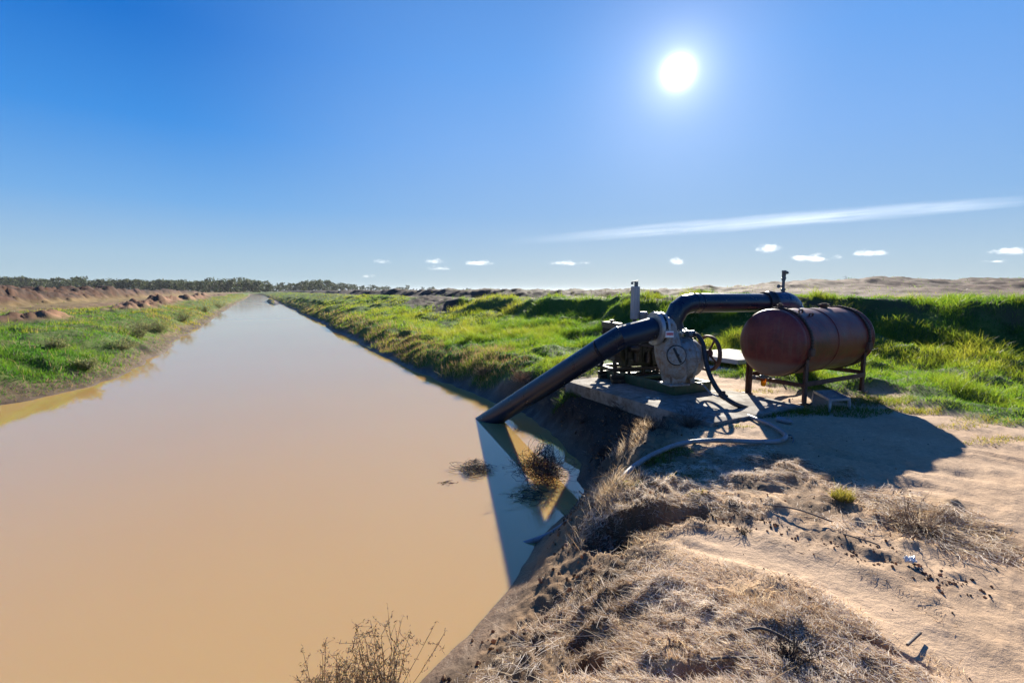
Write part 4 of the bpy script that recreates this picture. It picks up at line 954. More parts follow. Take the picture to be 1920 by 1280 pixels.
# ------------------------------------------------------------------ straw, clods and sticks (stuff)
def build_litter():
    parts = []
    def layer(poly_or_pts, n, L0, L1, W0, W1, tilt, cols, lift=.012, seed=0, spread=.6):
        if isinstance(poly_or_pts, np.ndarray):
            lo, hi = poly_or_pts.min(0) - .2, poly_or_pts.max(0) + .2
            lo[1] = max(lo[1], 1.5); x = RNG.uniform(lo[0], hi[0], n); y = RNG.uniform(lo[1], hi[1], n)
            m = 1 - sst(-.2, .15, poly_sd(x, y, poly_or_pts) + fbm(x, y, .5, 3, seed + 9) * .25)
        else:
            x, y = poly_or_pts; m = np.ones(n)
        R = fields(x, y)
        cl = np.clip(.40 + 1.5 * fbm(x, y, .45, 3, seed + 5), .03, 1)
        keep = (RNG.random(n) < m * cl) & (R['d'] > .06 + .1 * RNG.random(n)) & (R['track'] < .4) & (R['grassy'] < .5) & (y > 1.4)
        x, y, z = x[keep], y[keep], R['z'][keep]; k = len(x)
        ang = fbm(x, y, 1.1, 2, seed + 3) * 4.5 + RNG.normal(size=k) * spread
        t = np.abs(RNG.normal(size=k)) * tilt
        d = unit(np.stack([np.cos(ang), np.sin(ang), t], 1)); L = RNG.uniform(L0, L1, k) * np.exp(RNG.normal(size=k) * .3)
        b = np.stack([RNG.normal(size=k) * .16 * L, RNG.normal(size=k) * .16 * L, -t * L * .6], 1)
        m_ = np.clip(.6 + .45 * fbm(x, y, .5, 3, seed + 7) + RNG.normal(size=k) * .25, 0, 1)
        tw = unit(np.stack([RNG.normal(size=k) * .5, RNG.normal(size=k) * .5, np.ones(k)], 1))
        parts.append(ribbons(np.stack([x, y, z + lift * RNG.random(k)], 1), d, L, RNG.uniform(W0, W1, k), b, pal(cols, m_), 3, tw, .4))
    pale = [(.14, .085, .045), (.30, .20, .115), (.46, .36, .26), (.64, .555, .45), (.74, .68, .60)]
    layer(LITTER[0], 130000, .014, .060, .0020, .0046, .18, pale, .02, 400, .8)
    layer(LITTER[0], 7000, .05, .13, .0025, .0045, .10, pale, .03, 420, .7)
    layer(LITTER[1], 90000, .018, .07, .0024, .0048, .12, pale, .02, 440, .6)
    layer(LITTER[2], 30000, .03, .13, .003, .006, .14, pale, .035, 460, .6)
    n = 34000; x, y = scatter(n, 1.9, 8, .5, 45)
    layer((x, y), n, .01, .05, .0018, .004, .08, [(.08, .05, .03), (.20, .14, .085), (.40, .31, .22), (.55, .46, .36)], .006, 480, 1.2)
    V, Fq, C = join(parts); tag(mesh_np('straw', V, Fq, M['straw'], C), 'matted pale straw and dead stalks over the bank at the water corner', 'straw', kind='stuff')
    # standing tufts of dead grass
    parts = []
    for (px, py, rad, n, h0, tilt) in [(1150, 930, .16, 420, .15, .8), (1175, 912, .16, 360, .14, .8), (1130, 948, .12, 260, .14, .8), (1145, 905, .22, 900, .20, .55), (1125, 930, .16, 500, .20, .6), (1105, 1015, .16, 600, .13, .7), (1150, 985, .18, 500, .10, .8), (1225, 895, .22, 500, .08, .9), (1270, 905, .2, 420, .07, .9), (1210, 800, .2, 420, .20, .6), (1175, 840, .22, 420, .16, .7),
                                       (1190, 1010, .25, 700, .10, 1.0), (1240, 1060, .25, 600, .10, 1.1), (1390, 1140, .18, 420, .15, 1.0), (1420, 1120, .16, 380, .16, 1.0), (1520, 1145, .14, 300, .13, 1.0), (1500, 1180, .15, 320, .10, 1.1), (1110, 1110, .14, 420, .12, .9), (1160, 1200, .18, 460, .12, 1.0), (1270, 1215, .2, 500, .12, 1.0), (1190, 1260, .16, 460, .13, .9), (1060, 1215, .14, 300, .12, .9), (1100, 1270, .12, 300, .12, .9), (1700, 975, .25, 420, .13, 1.1), (1760, 980, .22, 360, .12, 1.1), (1830, 1010, .22, 320, .12, 1.1), (1600, 1150, .12, 260, .09, 1.0), (1640, 1230, .12, 240, .08, 1.1), (1760, 1250, .1, 200, .08, 1.1),
                                       (1060, 1140, .12, 260, .10, .8), (930, 1240, .12, 200, .08, .8), (1000, 1180, .12, 240, .08, .8), (1235, 950, .25, 320, .12, .9), (1310, 960, .2, 320, .07, 1.0)]:
        g = on(px, py); x = g.x + RNG.normal(size=n) * rad * .5; y = g.y + RNG.normal(size=n) * rad * .5
        R = fields(x, y); ok = R['d'] > .1; x, y = x[ok], y[ok]; z = R['z'][ok]; k = len(x)
        lean = RNG.normal(size=2) * .35
        d = rdir(k, tilt); d[:, 0] += lean[0]; d[:, 1] += lean[1]; d = unit(d)
        h = h0 * (.4 if py > 1030 else .75) * RNG.uniform(.4, 1.4, k)
        parts.append(ribbons(np.stack([x, y, z - .005], 1), d, h, RNG.uniform(.002, .0042, k), np.stack([RNG.normal(size=k) * h * .3, RNG.normal(size=k) * h * .3, -np.abs(RNG.normal(size=k)) * h * .3], 1), pal(pale, np.clip(.55 + RNG.normal(size=k) * .25, 0, 1)), 3))
    n = 26000; x, y = scatter(n, 3.5, 13, .3, 30); R = fields(x, y)
    ok = R['right'] & (R['d'] > .12) & (R['d'] < 1.5) & (R['s'] > 3.6) & (R['s'] < 12) & (RNG.random(n) < np.clip(.45 + fbm(x, y, .5, 3, 611), .05, 1)); u, v = slab_uv(x, y); ok &= ~((u > -.05) & (u < SLAB_L) & (v > -.03))
    x, y, z = x[ok], y[ok], R['z'][ok]; k = len(x); h = RNG.uniform(.02, .11, k) * np.where(RNG.random(k) < .12, 2.2, 1)
    parts.append(ribbons(np.stack([x, y, z - .004], 1), rdir(k, 1.1), h, RNG.uniform(.003, .007, k), np.stack([RNG.normal(size=k) * h * .4, RNG.normal(size=k) * h * .4, -h * .3], 1), pal([(.03, .02, .014), (.07, .05, .032), (.16, .12, .08), (.30, .24, .17)], RNG.random(k) ** 1.4), 3))
    V, Fq, C = join(parts); tag(mesh_np('dead_grass', V, Fq, M['straw'], C), 'standing tufts of dead grey grass along the crumbling bank edge', 'dead grass', kind='stuff')
    # clods and crumbs
    n = 52000; x, y = scatter(n, 1.8, 9, .35, 47); R = fields(x, y)
    w = np.clip(.008 + .8 * np.exp(-((line_dist(x, y, CRUMBS) + fbm(x, y, .3, 3, 123) * .1) / .15) ** 2) + .40 * R['lit'] + .55 * R['bank'] * (R['d'] > .1) * np.where(R['s'] < 4.2, .35, 1) - R['track'], .02, 1) * (R['grassy'] < .5) * np.clip(.3 + fbm(x, y, .6, 3, 501), .03, 1) * (R['d'] > .03)
    u, v = slab_uv(x, y); w *= ~((u > -.1) & (u < SLAB_L + .1) & (v > -.05) & (v < SLAB_W))
    kp = RNG.random(n) < w; x, y, z = x[kp], y[kp], R['z'][kp]; k = len(x)
    bm = bmesh.new(); bmesh.ops.create_icosphere(bm, subdivisions=1, radius=1); bv = np.array([v.co[:] for v in bm.verts]); bf = np.array([[v.index for v in f.verts] for f in bm.faces]); bm.free()
    sz = np.exp(RNG.normal(size=k) * .6) * .0062 * (1 + .5 * R['bank'][kp]); sz = np.minimum(sz, np.where(R['bank'][kp] > .3, .022, .011))
    jit = 1 + RNG.normal(size=(k, len(bv), 1)) * .16; st = RNG.uniform(.6, 1.3, (k, 1, 3))
    V = bv[None] * jit * st * sz[:, None, None] + np.stack([x, y, z + sz * .25], 1)[:, None, :]
    Fq = bf[None] + (np.arange(k) * len(bv))[:, None, None]
    C = np.repeat(pal([(.07, .045, .03), (.15, .095, .055), (.30, .19, .11), (.40, .27, .17)], np.clip(.52 + RNG.normal(size=k) * .25 - .3 * R['bank'][kp] * (R['s'][kp] > 4.5), 0, 1)), len(bv), 0)
    tag(mesh_np('clods', V.reshape(-1, 3), Fq.reshape(-1, 3), M['straw'], C), 'crumbly earth clods and pebbles strewn over the bank and sand', 'clods', kind='stuff')
build_litter()
# ------------------------------------------------------------------ dead shrubs, sticks and weeds
TIPS = []
def bush(name, label, cat, loc, n, R, H, col, rad=.003, K=8, up=.6, curl=.5, fine=3, group=None, finelen=.35, mat=None):
    loc = np.array(loc, float)
    def grow(starts, dirs, L, K, wob, r0):
        n = len(starts); P_ = [starts]; d = dirs.copy()
        for i in range(K - 1):
            d = unit(d + RNG.normal(size=(n, 3)) * wob); P_.append(P_[-1] + d * (L / (K - 1))[:, None])
        path = np.stack(P_, 1); rr = r0 * np.linspace(1, .35, K)[None, :] * np.ones((n, 1)); return path, rr
    a = RNG.random(n) * 6.283; z = RNG.uniform(up - .5, 1, n); s = np.sqrt(np.clip(1 - z * z, 0, 1))
    d = unit(np.stack([np.cos(a) * s * R / H, np.sin(a) * s * R / H, z], 1)); L = RNG.uniform(.65, 1.1, n) * np.linalg.norm(d * np.array([R, R, H]), axis=1) * 1.15
    p1, r1 = grow(np.tile(loc, (n, 1)) + RNG.normal(size=(n, 3)) * np.array([R * .1, R * .1, 0]), d, L, K, curl * .35, rad)
    parts = [tubes(p1, r1, np.tile(col, (n, 1)) * RNG.uniform(.6, 1.4, (n, 1)), 4)]
    idx = np.repeat(np.arange(n), fine * 2); kk = RNG.integers(2, K, len(idx)); st = p1[idx, kk]; dd = unit(p1[idx, kk] - p1[idx, kk - 1] + RNG.normal(size=(len(idx), 3)) * .6)
    p2, r2 = grow(st, dd, L[idx] * finelen * RNG.uniform(.4, 1.2, len(idx)), 5, curl * .6, rad * .55)
    parts.append(tubes(p2, r2, np.tile(col, (len(idx), 1)) * RNG.uniform(.6, 1.6, (len(idx), 1)), 3))
    V, Fq, C = join(parts); TIPS[:] = [np.concatenate([p2[:, 1:].reshape(-1, 3), p1[:, K // 2:].reshape(-1, 3)]) - loc]
    o = mesh_np(name, V - loc, Fq, mat or M['straw'], C); o.location = loc
    tag(o, label, cat, group); return o
def leaves_on(o, n, R, H, cols, size):
    """small leaf faces through a shrub"""
    pts = TIPS[0]; base = pts[RNG.integers(0, len(pts), n)] + RNG.normal(size=(n, 3)) * size * .45
    V, Fq, C = ribbons(base, unit(RNG.normal(size=(n, 3)) + np.array([0, 0, .5])), size * RNG.uniform(.5, 1.3, n), size * .45 * np.ones(n), RNG.normal(size=(n, 3)) * size * .2, pal(cols, RNG.random(n)), 1)
    return V, Fq, C
def tumbleweed(label, px, py, R, H, n, name='tumbleweed', sink=.25):
    g = G(px, py, WATER); K = 9
    def ball(k, inner):
        a = RNG.random(k) * 6.283; z = RNG.uniform(-.3, 1, k); q = np.sqrt(1 - z * z); return np.stack([np.cos(a) * q, np.sin(a) * q, z], 1) * RNG.uniform(inner, 1.03, k)[:, None]
    p0 = ball(n, .15); p0[: n // 3] = RNG.normal(size=(n // 3, 3)) * .12 + np.array([.1, .05, -.1]); p1 = ball(n, .75); p1 = unit(p0 + p1 * RNG.uniform(.7, 1.6, n)[:, None]) * RNG.uniform(.7, 1.08, n)[:, None]
    t = np.linspace(0, 1, K)[None, :, None]
    bow = unit(p0 + p1) * RNG.uniform(.0, .45, n)[:, None]
    pth = p0[:, None] * (1 - t) + p1[:, None] * t + bow[:, None] * (4 * t * (1 - t)) * .6 + np.cumsum(RNG.normal(size=(n, K, 3)) * .035, axis=1)
    lump = 1 + .18 * np.sin(pth[..., :1] * 5 + 1.3) + .12 * np.sin(pth[..., 1:2] * 7)
    pth = pth * lump
    Pp = pth * np.array([R, R * .85, H]) + np.array([0, 0, H * (1 - sink) - H * .45]); Pp[..., 2] = np.maximum(Pp[..., 2], -.05)
    V = tubes(Pp, np.full((n, K), .0026) * np.linspace(1, .45, K)[None] * RNG.uniform(.5, 1.3, (n, 1)), np.tile([.050, .040, .034], (n, 1)) * RNG.uniform(.4, 2.2, (n, 1)), 4)
    o = mesh_np(name, *V[:2], M['dry'], V[2]); o.location = g; tag(o, label, 'tumbleweed'); return o
tumbleweed('round dark tumbleweed stranded in the canal below the slanting pipe', 1016, 902, .36, .37, 620)
tumbleweed('flat dark tumbleweed floating farthest out in the brown water', 890, 880, .32, .07, 190)
tumbleweed('low broken tumbleweed at the foot of the round one', 990, 930, .32, .035, 80, sink=.6)
tumbleweed('small wisp of twigs afloat in the open brown water', 841, 905, .13, .02, 22, sink=.6)
def shrubs():
    c = np.array
    # feathery dead weed at the lower edge
    for k, (px, py, D, n, R, H, lb) in enumerate([(720, 1330, 2.32, 34, .17, .52, 'tall feathery brown weed by the water, the tallest of three'), (655, 1330, 2.36, 22, .13, .38, 'feathery brown weed by the water, middle height of three'), (600, 1335, 2.40, 20, .13, .33, 'feathery brown weed by the water, smallest and farthest out')]):
        q = P(px, py, D); loc = (q.x, q.y, -.62)
        o = bush('dead_weed', lb, 'weed', loc, n, R, H, c([.11, .075, .05]), .0026, 9, 1.2, .22, 6, 'dead weeds at the near water edge', .17)
        V, Fq, C = leaves_on(o, 2600 if k == 0 else 1400, R, H * 1.02, [(.06, .042, .032), (.14, .10, .07), (.24, .17, .12)], .015)
        mesh_np('seed_heads', V + np.array(loc), Fq, M['straw'], C, o)
    for (px, py, n, R, H, col, lb) in [(1290, 800, 70, .30, .28, (.12, .10, .085), 'grey dead shrub in shade against the pad corner'), (1225, 805, 46, .20, .22, (.10, .08, .065), 'small grey dead shrub in shade on the steep dark bank'), (1480, 1240, 44, .15, .12, (.07, .052, .042), 'dark spiky dead bush in the straw nearest the camera'), (1180, 800, 26, .14, .22, (.13, .10, .08), 'sparse twiggy dead plant on the dark bank'), (1165, 765, 40, .24, .20, (.07, .058, .046), 'dark dead shrub directly below the middle of the pad edge'), (1095, 790, 34, .22, .16, (.06, .05, .04), 'low dark dead shrub on the bank nearest the slanting pipe'), (1130, 855, 36, .2, .2, (.075, .06, .048), 'dark dead shrub at the water edge right of the round tumbleweed'), (1395, 1000, 22, .07, .05, (.05, .04, .033), 'tiny dark dead plant on the sand'), (1715, 985, 60, .3, .13, (.22, .175, .14), 'grey heap of dead brush on the sand')]:
        q = on(px, py); bush('dead_shrub', lb, 'shrub', (q.x, q.y, q.z - .01), n, R, H, c(col), .003, 8, .75, .5, 3)
    q = P(1583, 546, 38); zz = float(gz(q.x, q.y)[0]); bush('dead_shrub', 'leafless dark shrub on the crest of the sandy rise', 'shrub', (q.x, q.y, zz - .05), 24, .9, .95, c([.05, .04, .035]), .016, 8, .7, .5, 2)
    # weeds on the lip of the right bank
    for (px, py, R, H, n, col, lb) in [(980, 712, .45, .42, 70, (.28, .21, .15), 'pinkish dry bush at the bank lip beside the slanting pipe'), (905, 700, .4, .35, 60, (.24, .19, .12), 'dry bush on the right bank lip, farther than the pinkish one'), (1135, 556, .9, .42, 50, (.26, .19, .14), 'pale dead brush before the dark spoil ridge, left of the exhaust'), (1095, 556, .8, .36, 40, (.26, .19, .14), 'low pale dead brush farther left along the dark spoil ridge')]:
        q = on(px, py) if py > 600 else P(px, py, 30.0); q.z = float(gz(q.x, q.y)[0]); s_ = max(1, q.y / 12) ** .4; bush('dry_bush', lb, 'bush', (q.x, q.y, q.z - .03), n, R * s_ * .7, H * s_ * .7, c(col), .004 * s_ ** 2, 8, .8, .45, 4)
    # grey green shrubs down the left bank
    spec = [(262, 632, .62, .85, 'tallest grey green shrub on the left bank lip'), (300, 622, .50, .75, 'grey purple shrub just beyond the tallest one on the left bank'), (345, 600, .65, .8, 'rounded grey shrub halfway along the left bank lip'), (385, 585, .7, .8, 'pale shrub far along the left bank lip'), (225, 655, .55, .40, 'low olive shrub nearest the mud strip on the left bank'), (105, 655, .35, .40, 'dark low shrub in the deep green grass at left'), (160, 690, .4, .30, 'dark trailing shrub just above the left mud strip'), (410, 577, .9, .9, 'last grey shrub before the left bank runs out of sight')]
    for (px, py, R, H, lb) in spec:
        q = on(px, py); s_ = 1.0
        o = bush('bank_shrub', lb, 'shrub', (q.x, q.y, q.z - .03), 40, R, H, c([.20, .17, .12]), .006, 8, .95, .35, 4, 'shrubs along the left bank')
        V, Fq, C = leaves_on(o, 1500, R, H, [(.06, .11, .03), (.12, .16, .06), (.22, .21, .12), (.30, .26, .19)], .045)
        mesh_np('foliage', V + np.array([q.x, q.y, q.z - .03]), Fq, M['leaf'], C, o)
    # sticks
    for k, (pts, r, lb) in enumerate([([(1395, 1188), (1430, 1186), (1475, 1205), (1510, 1235)], .008, 'dark curved stick lying in the near straw'), ([(1332, 1243), (1370, 1240), (1420, 1243)], .006, 'straight pale stick lying across the near straw'), ([(1580, 1010), (1640, 1028), (1650, 1034)], .005, 'thin stick on the sand by the dark clods'), ([(1430, 950), (1490, 962), (1560, 985)], .006, 'long dark root lying along the sand'), ([(1086, 925), (1110, 950), (1135, 985)], .006, 'thin stick leaning over the undercut bank edge'), ([(1700, 1220), (1725, 1195)], .007, 'short broken stick in the straw beside the track')]):
        bm = bmesh.new(); tube(bm, spline([on(a, b, .02 + random.random() * .02) for a, b in pts], 5), r, 7)
        tag(obj('stick', bm, M['wood'], None, 60), lb, 'stick')
shrubs()
# ------------------------------------------------------------------ far trees
def build_trees():
    protos = []
    for v in range(7):
        H = 1.0; wide = [.34, .42, .30, .46, .36, .5, .28][v]
        n = 420; nc = 13 + v
        cc = np.stack([RNG.normal(size=nc) * wide * .5, RNG.normal(size=nc) * wide * .5, np.concatenate([RNG.uniform(.12, .4, nc // 3), RNG.uniform(.45, .92, nc - nc // 3)])], 1); cr = RNG.uniform(.10, .18, nc)
        ci = RNG.integers(0, nc, n); base = cc[ci] + unit(RNG.normal(size=(n, 3))) * (cr[ci] * RNG.random(n) ** .4)[:, None] * np.array([1.15, 1.15, .75])
        tone = RNG.random(n)
        V = ribbons(base, unit(RNG.normal(size=(n, 3))), np.full(n, .075) * RNG.uniform(.6, 1.3, n), np.full(n, .06), RNG.normal(size=(n, 3)) * .02, pal([(.022, .034, .020), (.040, .052, .030), (.065, .072, .045)], tone), 1, None, .5)
        K = 6; tr = [np.stack([np.linspace(0, c_[0], K) * np.linspace(0, 1, K), np.linspace(0, c_[1], K) * np.linspace(0, 1, K), np.linspace(0, c_[2], K)], 1) for c_ in cc[-5:]]
        T = tubes(np.array(tr), np.linspace(.020, .007, K)[None] * np.ones((5, 1)), np.tile([.16, .145, .125], (5, 1)), 5)
        protos.append((V, T))
    cls = [('distant dark gum tree in the dense line behind the left spoil heaps', 'gum trees behind the left spoil heaps'), ('distant gum tree with pale trunk where the canal vanishes', 'gum trees where the canal vanishes'), ('small hazy gum tree low on the horizon right of the canal end', 'gum trees low on the horizon right of the canal')]
    meshes = []
    for v, (V, T) in enumerate(protos):
        a = mesh_np('crown', *V[:2], M['leaf'], V[2]); b = mesh_np('trunk', *T[:2], M['straw'], T[2]); meshes.append((a.data, b.data)); bpy.data.objects.remove(a); bpy.data.objects.remove(b)
    px = -90.0
    tops = lambda x: np.interp(x, [-100, 0, 20, 60, 150, 220, 300, 330, 380, 400, 490, 510, 560, 585, 620, 660, 700, 760, 830, 960], [516, 515, 515, 519, 521, 521, 521, 520, 523, 519, 521, 527, 530, 523, 526, 531, 534, 538, 540, 543])
    Ds = lambda x: np.interp(x, [-100, 300, 480, 620, 720, 960], [420, 430, 460, 560, 800, 1200])
    while px < 900:
        D = Ds(px) * RNG.uniform(.92, 1.12); row = 1
        yt = tops(px) + (3.0 if px < 540 else 1.0) + RNG.normal() * 2.2 + abs(RNG.normal()) * 1.6
        H = CAM_H + max(545 - yt, 2.2) / 900 * D
        k = 0 if px < 370 else (1 if px < 520 else 2)
        root = thing('gum_tree', cls[k][0], 'tree', ((px - 960) / 900 * D, D, 0), cls[k][1])
        v = int(RNG.integers(0, 7)); w = RNG.uniform(.9, 1.35)
        root.rotation_euler = (0, 0, RNG.random() * 6.28); root.scale = (H * w, H * w, H)
        for me, nm in zip(meshes[v], ('crown', 'trunk')):
            o = bpy.data.objects.new(nm, me); COL.objects.link(o); o.parent = root
        px += RNG.uniform(2.4, 5.2) * (1 if px < 620 else 1.25)
build_trees()
# ------------------------------------------------------------------ clouds: bodies of thin vapour
def cloud_mat(name, dens, scale, lo, hi, stretch=(1, 1, 1), aniso=.45, ragged=True):
    m, nt, out = nodes(name); L = nt.links.new
    v = N(nt, 'ShaderNodeVolumePrincipled'); v.inputs['Color'].default_value = (1, 1, 1, 1); v.inputs['Anisotropy'].default_value = aniso
    tc = N(nt, 'ShaderNodeTexCoord'); mp = N(nt, 'ShaderNodeMapping'); mp.inputs['Scale'].default_value = stretch; L(tc.outputs['Object'], mp.inputs[0])
    n = N(nt, 'ShaderNodeTexNoise', i_Scale=scale, i_Detail=8.0, i_Roughness=.65); L(mp.outputs[0], n.inputs['Vector'])
    oi = N(nt, 'ShaderNodeObjectInfo'); sc_ = N(nt, 'ShaderNodeMath', operation='MULTIPLY'); L(oi.outputs['Random'], sc_.inputs[0]); sc_.inputs[1].default_value = 40.0
    n.noise_dimensions = '4D'; L(sc_.outputs[0], n.inputs['W'])
    r = N(nt, 'ShaderNodeMapRange', i_From_Min=lo, i_From_Max=hi, i_To_Max=1.0); L(n.outputs[0], r.inputs[0])
    # ragged, thinning towards the outside of the body (object space, unit sphere), flat underneath
    ln = N(nt, 'ShaderNodeVectorMath', operation='LENGTH'); L(tc.outputs['Object'], ln.inputs[0])
    if ragged:
        a1 = N(nt, 'ShaderNodeMath', operation='MULTIPLY_ADD'); L(n.outputs[0], a1.inputs[0]); a1.inputs[1].default_value = 3.0; a1.inputs[2].default_value = -1.12
        a2 = N(nt, 'ShaderNodeMath', operation='SUBTRACT'); L(a1.outputs[0], a2.inputs[0]); L(ln.outputs['Value'], a2.inputs[1])
        f = N(nt, 'ShaderNodeMapRange', i_From_Min=-.1, i_From_Max=.5); L(a2.outputs[0], f.inputs[0])
        sz = N(nt, 'ShaderNodeSeparateXYZ'); L(tc.outputs['Object'], sz.inputs[0])
        r = N(nt, 'ShaderNodeMapRange', i_From_Min=-.55, i_From_Max=-.2); L(sz.outputs[2], r.inputs[0])
    else:
        f = N(nt, 'ShaderNodeMapRange', i_From_Min=.0, i_From_Max=.95, i_To_Min=1.0, i_To_Max=0.0); L(ln.outputs['Value'], f.inputs[0])
    a = N(nt, 'ShaderNodeMath', operation='MULTIPLY'); L(r.outputs[0], a.inputs[0]); L(f.outputs[0], a.inputs[1])
    b = N(nt, 'ShaderNodeMath', operation='MULTIPLY'); L(a.outputs[0], b.inputs[0]); b.inputs[1].default_value = dens; L(b.outputs[0], v.inputs['Density'])
    L(v.outputs[0], out.inputs['Volume']); return m
def build_clouds():
    bmt = bmesh.new(); bmesh.ops.create_icosphere(bmt, subdivisions=3, radius=1); me0 = bpy.data.meshes.new('cloud'); bmt.to_mesh(me0); bmt.free()
    cm = cloud_mat('cumulus_vapour', .0075, 1.6, .45, .62, (1.7, 1.5, .8)); cw = cloud_mat('thin_vapour', .005, 1.6, .46, .64, (1.7, 1.5, .8)); ci = cloud_mat('ice_cloud', .00042, 1.0, .44, .62, (5, 1.5, 13), .5, False)
    D = 4000
    for (x, y, w, h, thin, lb) in [(1438, 467, 60, 15, 0, 'small white cloud above the air valve, the highest of the row'), (1520, 485, 86, 13, 0, 'long low cloud right of the air valve'), (1634, 475, 66, 12, 0, 'flat cloud in the gap above the bare sandy rise'), (1896, 471, 76, 14, 0, 'white cloud cut by the right edge of the photo'), (1268, 490, 42, 13, 0, 'compact white cloud right above the rising black pipe'), (1060, 494, 64, 9, 0, 'thin flat cloud left of the exhaust stack'), (893, 493, 56, 10, 0, 'flat cloud over the far end of the spoil ridge'), (814, 490, 40, 10, 0, 'upper of two small stacked clouds near the middle'), (822, 503, 44, 8, 1, 'lower of two small stacked clouds near the middle'), (716, 491, 40, 8, 1, 'faint wisp of cloud right of the canal end'), (1870, 490, 46, 6, 1, 'faint thin streak under the cloud at the right edge'), (690, 518, 34, 6, 1, 'faintest low wisp just over the distant trees'), (1100, 493, 20, 6, 1, 'tiny puff beside the thin flat cloud')]:
        q = P(x, y, D); o = bpy.data.objects.new('cloud', me0); COL.objects.link(o)
        if not me0.materials: me0.materials.append(cm)
        o.material_slots[0].link = 'OBJECT'; o.material_slots[0].material = cw if thin else cm
        o.location = q; k = D / 900; o.scale = (w / 2 * k * 1.45, w / 2 * k * 1.0, h / 2 * k * 1.9); tag(o, lb, 'cloud', 'small clouds low over the horizon')
        o.rotation_euler = (0, 0, RNG.uniform(-.3, .3))
    for (xa, ya, xb, yb, hh, lb, mt) in [(870, 460, 2140, 360, 15, 'long wispy streak of high cloud slanting across the right sky', ci)]:
        D2 = 9000; A = P(xa, ya, D2); B = P(xb, yb, D2); o = bpy.data.objects.new('cloud', me0.copy()); COL.objects.link(o); o.data.materials[0] = mt
        c = (A + B) / 2; o.location = c; d = (B - A).normalized()
        o.rotation_euler = (0, -math.asin(d.z), 0); o.scale = ((B - A).length / 2, 700, hh * D2 / 900); tag(o, lb, 'cloud')
build_clouds()
def build_haze():
    m, nt, out = nodes('thin_air_haze'); v = N(nt, 'ShaderNodeVolumePrincipled'); v.inputs['Color'].default_value = (.80, .90, 1, 1); v.inputs['Density'].default_value = .00008; v.inputs['Anisotropy'].default_value = .2
    nt.links.new(v.outputs[0], out.inputs['Volume']); m.cycles.homogeneous_volume = True
    bm = bmesh.new(); box(bm, (0, 0, 12), (19000, 19000, 30)); o = obj('haze', bm, m); tag(o, 'thin pale winter haze over the plain', kind='stuff')
build_haze()
# ------------------------------------------------------------------ light and sky
AZ, EL = math.radians(18.2), math.radians(22.2)
S = Vector((math.sin(AZ) * math.cos(EL), math.cos(AZ) * math.cos(EL), math.sin(EL)))
ld = bpy.data.lights.new('sun', 'SUN'); ld.energy = 5.0; ld.angle = math.radians(.53); ld.color = (1.0, .925, .79)
lo = bpy.data.objects.new('sun', ld); COL.objects.link(lo); lo.rotation_euler = S.to_track_quat('Z', 'Y').to_euler(); lo.location = (30, 90, 60)
w = bpy.data.worlds.new('World'); SC.world = w; w.use_nodes = True; nt = w.node_tree; nt.nodes.clear(); L = nt.links.new
out = nt.nodes.new('ShaderNodeOutputWorld'); bg = nt.nodes.new('ShaderNodeBackground'); L(bg.outputs[0], out.inputs[0])
sky = nt.nodes.new('ShaderNodeTexSky'); sky.sky_type = 'NISHITA'; sky.sun_disc = False; sky.sun_elevation = EL; sky.sun_rotation = AZ
sky.air_density = 1.0; sky.dust_density = .35; sky.ozone_density = 2.0; sky.altitude = 100
tc = nt.nodes.new('ShaderNodeTexCoord'); nm = nt.nodes.new('ShaderNodeVectorMath'); nm.operation = 'NORMALIZE'; L(tc.outputs['Generated'], nm.inputs[0])
dt = nt.nodes.new('ShaderNodeVectorMath'); dt.operation = 'DOT_PRODUCT'; L(nm.outputs[0], dt.inputs[0]); dt.inputs[1].default_value = S
def mth(op, a, b=0.0):
    n = nt.nodes.new('ShaderNodeMath'); n.operation = op
    for i, v in enumerate((a, b)):
        if isinstance(v, (int, float)): n.inputs[i].default_value = v
        else: L(v, n.inputs[i])
    return n.outputs[0]
def vec(op, a, b):
    n = nt.nodes.new('ShaderNodeVectorMath'); n.operation = op
    for i, v in enumerate((a, b)):
        if op == 'SCALE' and i == 1:
            if isinstance(v, (int, float)): n.inputs['Scale'].default_value = v
            else: L(v, n.inputs['Scale'])
        elif isinstance(v, tuple): n.inputs[i].default_value = v
        else: L(v, n.inputs[i])
    return n.outputs[0]
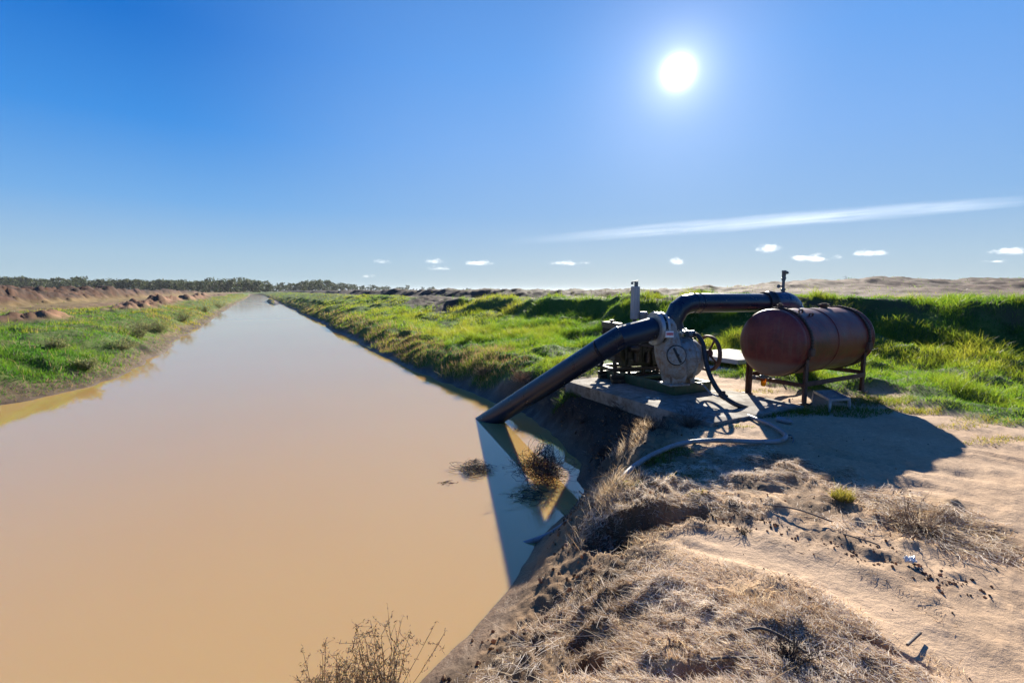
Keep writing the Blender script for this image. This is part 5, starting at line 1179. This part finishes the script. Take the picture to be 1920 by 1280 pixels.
# clear winter air: deep blue overhead, pale at the horizon, lighter towards the sun
sx = nt.nodes.new('ShaderNodeSeparateXYZ'); L(nm.outputs[0], sx.inputs[0])
dp = mth('MAXIMUM', dt.outputs['Value'], 0.0)
def ramp(fac, stops):
    r = nt.nodes.new('ShaderNodeValToRGB'); L(fac, r.inputs[0]); e = r.color_ramp.elements
    while len(e) < len(stops): e.new(.5)
    for k, (p, c) in enumerate(stops): e[k].position = p; e[k].color = (*c, 1)
    return r.outputs[0]
far_ = ramp(sx.outputs[2], [(0.0, (.41, .54, .62)), (.06, (.35, .52, .68)), (.15, (.165, .40, .76)), (.27, (.045, .27, .74)), (.40, (.006, .165, .62)), (.8, (.005, .075, .38))])
sun_ = ramp(sx.outputs[2], [(0.0, (.43, .54, .60)), (.06, (.38, .53, .68)), (.15, (.26, .46, .76)), (.27, (.20, .42, .83)), (.40, (.13, .36, .83)), (.8, (.02, .12, .48))])
wn = nt.nodes.new('ShaderNodeMapRange'); wn.interpolation_type = 'SMOOTHSTEP'; L(dt.outputs['Value'], wn.inputs[0]); wn.inputs[1].default_value = .62; wn.inputs[2].default_value = .985
mx = nt.nodes.new('ShaderNodeMix'); mx.data_type = 'RGBA'; L(wn.outputs[0], mx.inputs[0]); L(far_, mx.inputs[6]); L(sun_, mx.inputs[7])
grad = vec('SCALE', mx.outputs[2], 4.0)
nish = vec('SCALE', sky.outputs[0], .02)
gl = mth('ADD', mth('MULTIPLY', mth('POWER', dp, 5600.0), 14.0), mth('ADD', mth('MULTIPLY', mth('POWER', dp, 700.0), 1.7), mth('MULTIPLY', mth('POWER', dp, 90.0), .75)))
glow = vec('SCALE', (1.0, .97, .90), gl)
L(vec('ADD', vec('ADD', grad, nish), glow), bg.inputs[0]); bg.inputs[1].default_value = .1
SC.view_settings.view_transform = 'Standard'; SC.view_settings.look = 'None'; SC.view_settings.exposure = 1.35; SC.view_settings.gamma = 1.0
SC.cycles.max_bounces = 8; SC.cycles.transparent_max_bounces = 8; SC.cycles.volume_bounces = 1
